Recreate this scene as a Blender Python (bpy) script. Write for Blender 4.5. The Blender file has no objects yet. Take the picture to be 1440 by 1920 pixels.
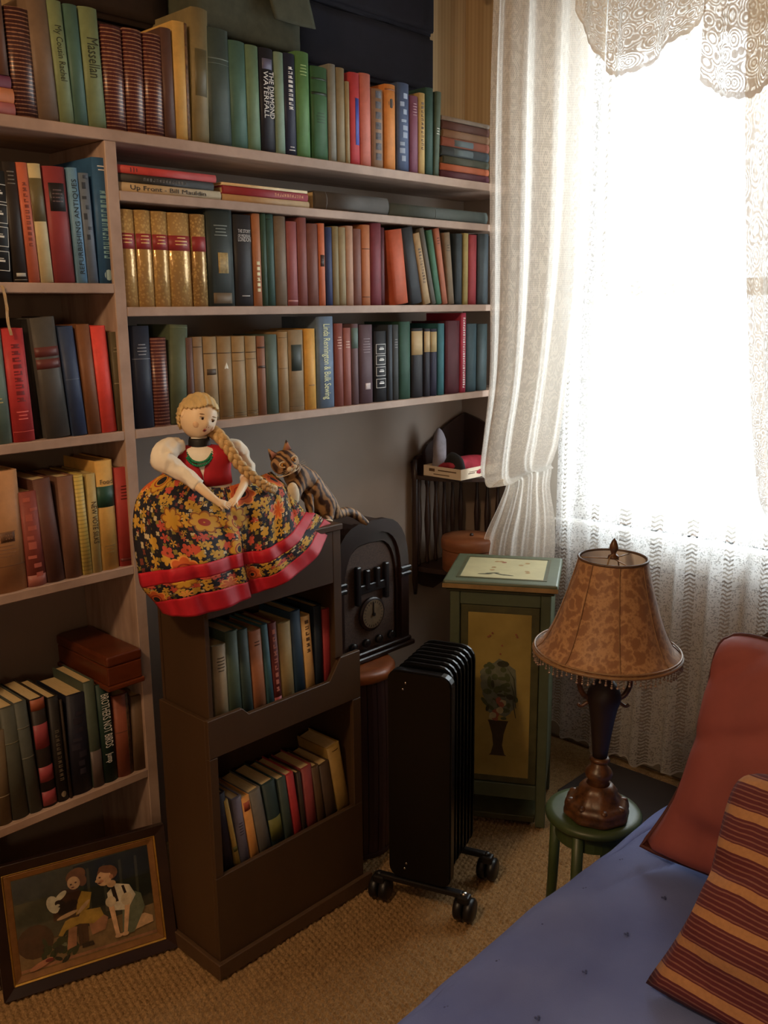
import bpy, bmesh, math, random
from math import sin, cos, pi, radians, sqrt, atan2
from mathutils import Vector, Matrix, noise
SC = bpy.context.scene
COL = SC.collection
random.seed(7)

# ---------------------------------------------------------------- camera
cam = bpy.data.cameras.new('camera'); cam_o = bpy.data.objects.new('camera', cam); COL.objects.link(cam_o)
cam.sensor_fit = 'VERTICAL'; cam.sensor_height = 36.0; cam.lens = 36.0*1746/1920
RX = Vector((0.69051579, -0.72325396, -0.0095733)); RY = Vector((0.16146089, 0.14122403, 0.97672215)); RZ = Vector((-0.70506618, -0.67598778, 0.21429466))
cam_o.matrix_world = Matrix(((RX.x, RY.x, RZ.x, 0), (RX.y, RY.y, RZ.y, 0), (RX.z, RY.z, RZ.z, 1.5), (0, 0, 0, 1)))
cam.clip_start = .02
SC.camera = cam_o
# ---------------------------------------------------------------- world (bright overcast sky) and exposure
W = bpy.data.worlds.new('sky'); SC.world = W; W.use_nodes = True
bg = W.node_tree.nodes['Background']; bg.inputs[0].default_value = (.86, .93, 1, 1); bg.inputs[1].default_value = 11.0
vs = SC.view_settings
vs.view_transform = 'Standard'; vs.look = 'None'; vs.gamma = 1; vs.use_curve_mapping = False; vs.exposure = 0.0
SC.cycles.use_denoising = True; SC.cycles.max_bounces = 8; SC.cycles.transparent_max_bounces = 16; SC.cycles.sample_clamp_indirect = 4
def light(name, kind, loc, energy, color, size=.1, rot=None, **kw):
    l = bpy.data.lights.new(name, kind); l.energy = energy; l.color = color
    if kind == 'AREA': l.shape = 'RECTANGLE'; l.size = size; l.size_y = kw.get('sy', size)
    else: l.shadow_soft_size = size
    o = bpy.data.objects.new(name, l); COL.objects.link(o); o.location = loc
    if rot: o.rotation_euler = rot
    return o
po = light('window_portal', 'AREA', (2.80, 1.24, 1.55), 1, (1, 1, 1), 1.0, (0, radians(90), 0), sy=1.0)
po.data.size = 1.5; po.data.size_y = .86; po.data.cycles.is_portal = True
# the room's warm ceiling lamp hangs above and behind the camera, towards the shelves
light('room_lamp', 'POINT', (-.32, .95, 2.25), 49, (1, .67, .38), .09)
light('fill_light', 'POINT', (-.95, -.8, 1.55), 15, (1, .72, .46), .12)  # added fill behind the camera, brightens the backs of the shelves

# ---------------------------------------------------------------- helpers
def lin(h):
    if isinstance(h, str): h = [int(h[i:i+2], 16) for i in (1, 3, 5)]
    o = []
    for c in h:
        c = c/255; o.append(c/12.92 if c < .04045 else ((c+.055)/1.055)**2.4)
    return o
MATS = {}
class N:
    def __init__(s, name):
        s.m = bpy.data.materials.new(name); s.m.use_nodes = True; s.t = s.m.node_tree; s.b = s.t.nodes['Principled BSDF']; s.out = s.t.nodes['Material Output']
    def n(s, typ, **kw):
        d = s.t.nodes.new(typ)
        for k, v in kw.items():
            if k.startswith('i_'):
                kk = k[2:]; d.inputs[int(kk) if kk.isdigit() else kk].default_value = v
            else: setattr(d, k, v)
        return d
    def l(s, a, b): s.t.links.new(a, b)
    def math(s, op, a, b=None, c=None):
        d = s.n('ShaderNodeMath', operation=op)
        for i, v in enumerate((a, b, c)):
            if v is None: continue
            if isinstance(v, (int, float)): d.inputs[i].default_value = v
            else: s.l(v, d.inputs[i])
        return d.outputs[0]
    def mix(s, f, a, b):
        d = s.n('ShaderNodeMix', data_type='RGBA')
        for i, v in ((0, f), (6, a), (7, b)):
            if isinstance(v, (int, float)): d.inputs[i].default_value = v
            elif isinstance(v, (list, tuple)): d.inputs[i].default_value = (*v[:3], 1)
            else: s.l(v, d.inputs[i])
        return d.outputs[2]
    def co(s, kind='Object'): return s.n('ShaderNodeTexCoord').outputs[kind]
    def ramp(s, f, a, b):
        d = s.n('ShaderNodeMapRange'); d.inputs[1].default_value = a; d.inputs[2].default_value = b; s.l(f, d.inputs[0]); return d.outputs[0]
    def noise(s, sc, vec=None, det=3, rough=.5):
        d = s.n('ShaderNodeTexNoise'); d.inputs['Scale'].default_value = sc; d.inputs['Detail'].default_value = det; d.inputs['Roughness'].default_value = rough
        if vec is not None: s.l(vec, d.inputs['Vector'])
        return d.outputs[0]
    def scale(s, vec, v, loc=(0, 0, 0)):
        d = s.n('ShaderNodeMapping'); d.inputs['Scale'].default_value = v; d.inputs['Location'].default_value = loc; s.l(vec, d.inputs[0]); return d.outputs[0]
    def bump(s, h, strength=.3, dist=.002):
        d = s.n('ShaderNodeBump'); d.inputs['Strength'].default_value = strength; d.inputs['Distance'].default_value = dist; s.l(h, d.inputs['Height']); s.l(d.outputs[0], s.b.inputs['Normal'])
def shade(c, k): return [min(1, x*k) for x in c]
def mat(name, col, rough=.6, var=.25, sc=30, metal=0, bump=0, stretch=None, spec=.5, bd=.002, col2=None):
    """plain procedural surface: colour, mottled by object-space noise, optional grain"""
    key = (name, col, rough, var, sc, metal, bump, str(stretch), col2)
    if key in MATS: return MATS[key]
    s = N(name); c = lin(col)
    s.b.inputs['Roughness'].default_value = rough; s.b.inputs['Metallic'].default_value = metal; s.b.inputs['Specular IOR Level'].default_value = spec
    v = s.co()
    if stretch: v = s.scale(v, stretch)
    f = s.noise(sc, v, 4, .6); f2 = s.ramp(f, .3, .7)
    hi = lin(col2) if col2 else shade(c, 1+var)
    s.l(s.mix(f2, shade(c, 1-var), hi), s.b.inputs['Base Color'])
    if bump: s.bump(f, bump, bd)
    MATS[key] = s.m; return s.m
def obj(name, me_or_bm, m=None, parent=None, smooth=False, loc=None):
    if isinstance(me_or_bm, bmesh.types.BMesh):
        me = bpy.data.meshes.new(name); me_or_bm.normal_update(); me_or_bm.to_mesh(me); me_or_bm.free()
    else: me = me_or_bm
    if m is not None:
        for x in (m if isinstance(m, (list, tuple)) else [m]): me.materials.append(x)
    if smooth: me.polygons.foreach_set('use_smooth', [True]*len(me.polygons))
    o = bpy.data.objects.new(name, me); COL.objects.link(o)
    if parent: o.parent = parent
    if loc: o.location = loc
    return o
def pyd(name, v, f, m=None, parent=None, smooth=False, mi=None, loc=None):
    me = bpy.data.meshes.new(name); me.from_pydata([tuple(x) for x in v], [], f); me.update()
    o = obj(name, me, m, parent, smooth, loc)
    if mi: me.polygons.foreach_set('material_index', mi)
    return o
def thing(name, label, cat, loc=(0, 0, 0), rz=0, group=None):
    o = bpy.data.objects.new(name, None); COL.objects.link(o); o.location = loc; o.rotation_euler = (0, 0, rz); o.empty_display_size = .05
    return tag(o, label, cat, group)
def tag(o, label, cat, group=None):
    o['label'] = label; o['category'] = cat
    if group: o['group'] = group
    return o
def struct(o): o['kind'] = 'structure'; return o
def box(x0, x1, y0, y1, z0, z1, bev=0, seg=1):
    bm = bmesh.new(); addbox(bm, x0, x1, y0, y1, z0, z1)
    if bev: bmesh.ops.bevel(bm, geom=bm.edges[:], offset=bev, segments=seg, affect='EDGES', profile=.5)
    return bm
def addbox(bm, x0, x1, y0, y1, z0, z1):
    m = Matrix.Translation(((x0+x1)/2, (y0+y1)/2, (z0+z1)/2)) @ Matrix.Diagonal((x1-x0, y1-y0, z1-z0, 1))
    bmesh.ops.create_cube(bm, size=1, matrix=m)
def lathe(prof, n=32, cap=True, cx=0, cy=0, sq=None):
    """prof: list of (r,z)"""
    v = []; f = []
    for r, z in prof:
        for i in range(n):
            a = 2*pi*i/n; k = sq(a) if sq else 1
            v.append((cx+r*k*cos(a), cy+r*k*sin(a), z))
    for j in range(len(prof)-1):
        for i in range(n):
            a = j*n+i; b = j*n+(i+1) % n; f.append((a, b, b+n, a+n))
    if cap: f.append(tuple(range(n))[::-1]); f.append(tuple(range((len(prof)-1)*n, len(prof)*n)))
    me = bpy.data.meshes.new('lathe'); me.from_pydata(v, [], f); me.update(); return me
def catmull(P, n):
    P = [Vector(p) for p in P]; out = []
    for i in range(len(P)-1):
        a = P[i-1] if i else P[0]*2-P[1]; b = P[i]; c = P[i+1]; d = P[i+2] if i+2 < len(P) else P[-1]*2-P[-2]
        for k in range(n):
            t = k/n; out.append(.5*((2*b)+(c-a)*t+(2*a-5*b+4*c-d)*t*t+(3*b-3*c+d-a)*t**3))
    out.append(P[-1]); return out
def tube(path, rad, n=8, cap=True):
    """swept tube; rad number or list"""
    P = [Vector(p) for p in path]; v = []; f = []
    up = Vector((0, 0, 1)); prev = None
    for i, p in enumerate(P):
        t = (P[min(i+1, len(P)-1)]-P[max(i-1, 0)]).normalized()
        if prev is None:
            a = up if abs(t.z) < .95 else Vector((1, 0, 0)); x = t.cross(a).normalized()
        else: x = (prev-t*prev.dot(t)).normalized()
        prev = x; y = t.cross(x); r = rad[i] if isinstance(rad, (list, tuple)) else rad
        for k in range(n):
            a = 2*pi*k/n; v.append(p+x*(r*cos(a))+y*(r*sin(a)))
    for i in range(len(P)-1):
        for k in range(n):
            a = i*n+k; b = i*n+(k+1) % n; f.append((a, b, b+n, a+n))
    if cap: f.append(tuple(range(n))[::-1]); f.append(tuple(range((len(P)-1)*n, len(P)*n)))
    me = bpy.data.meshes.new('tube'); me.from_pydata(v, [], f); me.update(); return me
def join(meshes, name='joined'):
    bm = bmesh.new()
    for me in meshes:
        if isinstance(me, bmesh.types.BMesh):
            t = bpy.data.meshes.new('t'); me.to_mesh(t); me.free(); me = t
        bm.from_mesh(me)
    return bm
def ball(c, r, seg=16, rings=10, sc=(1, 1, 1), rot=None):
    bm = bmesh.new()
    m = Matrix.Translation(c) @ (rot.to_4x4() if rot else Matrix()) @ Matrix.Diagonal((*sc, 1))
    bmesh.ops.create_uvsphere(bm, u_segments=seg, v_segments=rings, radius=r, matrix=m); return bm
def grid(ctrl, nu, nv, fn=None):
    """ctrl: rows (v) of control points (u). returns verts, faces, uvs"""
    rows = [catmull(r, nu) for r in ctrl]; cols = list(zip(*rows)); full = [catmull(c, nv) for c in cols]
    U = len(full); V = len(full[0]); v = []; uv = []
    for j in range(V):
        for i in range(U):
            u, w = i/(U-1), j/(V-1); p = full[i][j].copy()
            if fn: p = fn(p, u, w)
            v.append(p); uv.append((u, w))
    f = [(j*U+i, j*U+i+1, (j+1)*U+i+1, (j+1)*U+i) for j in range(V-1) for i in range(U-1)]
    return v, f, uv, U, V
def set_uv(me, uv):
    l = me.uv_layers.new(name='UVMap')
    for lp in me.loops: l.data[lp.index].uv = uv[lp.vertex_index]
def evaluated(o):
    """apply modifiers without operators"""
    dg = bpy.context.evaluated_depsgraph_get(); dg.update()
    me = bpy.data.meshes.new_from_object(o.evaluated_get(dg)); o.modifiers.clear(); o.data = me; return o
def solid(o, t, off=-1):
    m = o.modifiers.new('thickness', 'SOLIDIFY'); m.thickness = t; m.offset = off; return o
def skin(name, nodes, edges, m, parent=None, sub=2):
    """skin-modifier figure: nodes = [(co, radius)]"""
    me = bpy.data.meshes.new(name); me.from_pydata([n[0] for n in nodes], edges, []); me.update()
    o = bpy.data.objects.new(name, me); COL.objects.link(o)
    o.modifiers.new('skin', 'SKIN'); s = o.modifiers.new('sub', 'SUBSURF'); s.levels = sub; s.render_levels = sub
    for i, n in enumerate(nodes):
        r = n[1]; me.skin_vertices[0].data[i].radius = r if isinstance(r, tuple) else (r, r)
    me.skin_vertices[0].data[0].use_root = True
    evaluated(o)
    o.data.materials.clear(); o.data.materials.append(m); o.data.polygons.foreach_set('use_smooth', [True]*len(o.data.polygons))
    if parent: o.parent = parent
    return o
def text_mesh(s, size=1.0):
    c = bpy.data.curves.new('lettering', 'FONT'); c.body = s; c.size = size; c.align_x = 'CENTER'; c.align_y = 'CENTER'; c.resolution_u = 2; c.extrude = .00012/1
    o = bpy.data.objects.new('lettering', c); COL.objects.link(o)
    dg = bpy.context.evaluated_depsgraph_get(); dg.update()
    me = bpy.data.meshes.new_from_object(o.evaluated_get(dg)); bpy.data.objects.remove(o); bpy.data.curves.remove(c)
    xs = [v.co.x for v in me.vertices] or [0]; ys = [v.co.y for v in me.vertices] or [0]
    return me, max(xs)-min(xs), max(ys)-min(ys)

# ================================================================ room shell
RX0, RX1, RY0, RY1, RH = -1.6, 2.66, -1.7, 2.15, 2.55
m_wall = N('wall_paint')
v = m_wall.co(); f = m_wall.noise(3, v, 4); st = m_wall.noise(30, m_wall.scale(v, (1, 1, .03)), 2)
m_wall.l(m_wall.mix(m_wall.ramp(f, .3, .7), lin('#8c7a6c'), lin('#9a887a')), m_wall.b.inputs['Base Color']); m_wall.b.inputs['Roughness'].default_value = .55; m_wall.bump(st, .15, .002)
m_paper = N('striped_wallpaper')
v = m_paper.co(); sx = m_paper.n('ShaderNodeSeparateXYZ'); m_paper.l(v, sx.inputs[0])
ad = m_paper.math('ADD', sx.outputs[0], sx.outputs[1]); w1 = m_paper.math('SINE', m_paper.math('MULTIPLY', ad, 2*pi/.016)); w2 = m_paper.math('SINE', m_paper.math('MULTIPLY', ad, 2*pi/.061))
ff = m_paper.ramp(m_paper.math('ADD', w1, w2), -1.2, 1.2)
m_paper.l(m_paper.mix(ff, lin('#a88a62'), lin('#b89c74')), m_paper.b.inputs['Base Color']); m_paper.b.inputs['Roughness'].default_value = .7
m_ceil = mat('ceiling_paint', '#b0a698', .8, .05, 4)
m_trim = mat('trim_paint', '#8e8478', .45, .06, 10)
# floor: knobbly loop carpet as real relief where it is seen, coarse beyond
m_carpet = N('loop_carpet')
v = m_carpet.co(); f = m_carpet.noise(70, v, 3); g = m_carpet.noise(260, v, 2)
m_carpet.l(m_carpet.mix(m_carpet.ramp(m_carpet.math('ADD', m_carpet.math('MULTIPLY', f, .35), m_carpet.math('MULTIPLY', g, .65)), .35, .65), lin('#7c6040'), lin('#ac8a5e')), m_carpet.b.inputs['Base Color'])
m_carpet.b.inputs['Roughness'].default_value = .95; m_carpet.b.inputs['Specular IOR Level'].default_value = .1; m_carpet.bump(g, .5, .003)
bm = bmesh.new()
GX0, GX1, GY0, GY1, GS = .60, 2.12, .86, 1.92, .0034
nx = int((GX1-GX0)/GS); ny = int((GY1-GY0)/GS); gv = []; gf = []
random.seed(3)
jit = [[(random.random(), random.random()) for _ in range(140)] for _ in range(140)]
for j in range(ny+1):
    y = GY0+(GY1-GY0)*j/ny
    for i in range(nx+1):
        x = GX0+(GX1-GX0)*i/nx
        a = (x*.94+y*.34)/.017; b = (-x*.34+y*.94)/.0135; r = int(b//1); a += .5*(r % 2)
        jx, jy = jit[int(a) % 140][r % 140]
        z = .0105*abs(sin(pi*a))**.7*abs(sin(pi*b))**.7*(.65+.5*jx)
        if i in (0, nx) or j in (0, ny): z = 0
        gv.append((x, y, z-.0105))
gf = [(j*(nx+1)+i, j*(nx+1)+i+1, (j+1)*(nx+1)+i+1, (j+1)*(nx+1)+i) for j in range(ny) for i in range(nx)]
B = len(gv)
gv += [(RX0, RY0, -.0105), (RX1, RY0, -.0105), (RX1, RY1, -.0105), (RX0, RY1, -.0105), (GX0, GY0, -.0105), (GX1, GY0, -.0105), (GX1, GY1, -.0105), (GX0, GY1, -.0105)]
gf += [(B, B+1, B+5, B+4), (B+1, B+2, B+6, B+5), (B+2, B+3, B+7, B+6), (B+3, B, B+4, B+7)]
me = bpy.data.meshes.new('floor'); me.from_pydata(gv, [], gf); me.update()
struct(obj('floor', me, m_carpet.m, smooth=True))
struct(obj('ceiling', box(RX0-.1, RX1+.1, RY0-.1, RY1+.1, RH, RH+.1), m_ceil))
# book wall: paint below, striped paper above the bookcase
wb = struct(obj('wall_back', box(RX0-.1, RX1+.1, RY1, RY1+.1, -.05, RH), m_wall.m))
pp = obj('wallpaper', box(RX0, RX1-.002, RY1-.002, RY1-.0002, 1.9, RH-.001), m_paper.m, wb)
struct(obj('wall_left', box(RX0-.1, RX0, RY0, RY1, -.05, RH), m_wall.m))
struct(obj('wall_front', box(RX0-.1, RX1+.1, RY0-.1, RY0, -.05, RH), m_wall.m))
WY0, WY1, WZ0, WZ1 = .80, 1.68, .80, 2.30
bm = bmesh.new()
addbox(bm, RX1, RX1+.14, RY0, WY0, -.05, RH); addbox(bm, RX1, RX1+.14, WY1, RY1, -.05, RH)
addbox(bm, RX1, RX1+.14, WY0, WY1, -.05, WZ0); addbox(bm, RX1, RX1+.14, WY0, WY1, WZ1, RH)
wr = struct(obj('wall_right', bm, m_wall.m))
pr = [obj('wallpaper', box(RX1-.002, RX1-.0002, a, b, 1.9, RH-.001), m_paper.m, wr) for a, b in ((RY0, WY0-.1), (WY1+.1, RY1-.003))]
struct(obj('baseboard_back', box(1.60, RX1-.013, RY1-.014, RY1, 0, .12, .004), m_trim))
struct(obj('baseboard_right', box(RX1-.014, RX1, RY0, RY1, 0, .12, .004), m_trim))
# window: casing, sill, two sashes with panes
m_white = mat('window_paint', '#d8d4cc', .4, .04, 8)
win = struct(obj('window_1', box(RX1-.02, RX1, WY0-.10, WY0, WZ0-.02, WZ1+.1, .003), m_white))
def wpart(n, *a, **k): return obj(n, box(*a, **k), m_white, win)
wpart('casing', RX1-.02, RX1, WY1, WY1+.10, WZ0-.02, WZ1+.1, bev=.003); wpart('casing', RX1-.02, RX1, WY0, WY1, WZ1, WZ1+.1, bev=.003)
wpart('sill', RX1-.05, RX1+.03, WY0-.12, WY1+.12, WZ0-.03, WZ0, bev=.005); wpart('apron', RX1-.016, RX1, WY0-.1, WY1+.1, WZ0-.11, WZ0-.03, bev=.003)
m_glass = bpy.data.materials.new('window_glass'); m_glass.use_nodes = True; t = m_glass.node_tree; t.nodes.clear()
o_ = t.nodes.new('ShaderNodeOutputMaterial'); tr = t.nodes.new('ShaderNodeBsdfTransparent'); gl = t.nodes.new('ShaderNodeBsdfGlossy'); mx = t.nodes.new('ShaderNodeMixShader')
gl.inputs['Roughness'].default_value = .02; mx.inputs[0].default_value = .06; tr.inputs[0].default_value = (.96, .98, .97, 1)
t.links.new(tr.outputs[0], mx.inputs[1]); t.links.new(gl.outputs[0], mx.inputs[2]); t.links.new(mx.outputs[0], o_.inputs[0])
ZM = (WZ0+WZ1)/2
for i, (z0, z1, xx) in enumerate(((WZ0, ZM+.02, RX1+.05), (ZM-.02, WZ1, RX1+.09))):
    bm = bmesh.new(); s = .045
    addbox(bm, xx, xx+.035, WY0, WY0+s, z0, z1); addbox(bm, xx, xx+.035, WY1-s, WY1, z0, z1)
    addbox(bm, xx, xx+.035, WY0+s, WY1-s, z0, z0+s); addbox(bm, xx, xx+.035, WY0+s, WY1-s, z1-s, z1)
    sa = obj('sash', bm, m_white, win)
    obj('pane', box(xx+.015, xx+.018, WY0+s, WY1-s, z0+s, z1-s), m_glass, sa)

# ================================================================ built-in bookcase
m_shelf = N('shelf_paint')
v = m_shelf.co(); f = m_shelf.noise(5, m_shelf.scale(v, (1, 6, 1)), 5, .6); g = m_shelf.noise(60, m_shelf.scale(v, (.15, 1, 1)), 3)
m_shelf.l(m_shelf.mix(m_shelf.ramp(f, .35, .7), lin('#9c8272'), lin('#c2a796')), m_shelf.b.inputs['Base Color']); m_shelf.b.inputs['Roughness'].default_value = .5; m_shelf.bump(g, .2, .001)
bc = thing('built_in_bookcase', 'tall painted built-in bookcase filling the wall beside the window', 'bookcase', (0, 0, 0))
YF, YB, TH = 1.9, 2.148, .021
def board(n, x0, x1, z, th=TH, sag=0):
    o = obj(n, box(x0, x1, YF, YB, z-th, z, .0015), m_shelf.m, bc); return o
board('shelf', .69, 2.655, 1.882, .024)
for z in (1.757, 1.507, 1.229): board('shelf', 1.153, 2.655, z)
for z in (1.558, 1.229, .91, .385): board('shelf', .714, 1.124, z)
obj('upright', box(1.124, 1.1525, YF, YB, 0, 1.8575, .0015), m_shelf.m, bc)
obj('upright', box(.69, .7135, YF, YB, 0, 1.8575, .0015), m_shelf.m, bc)

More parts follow.
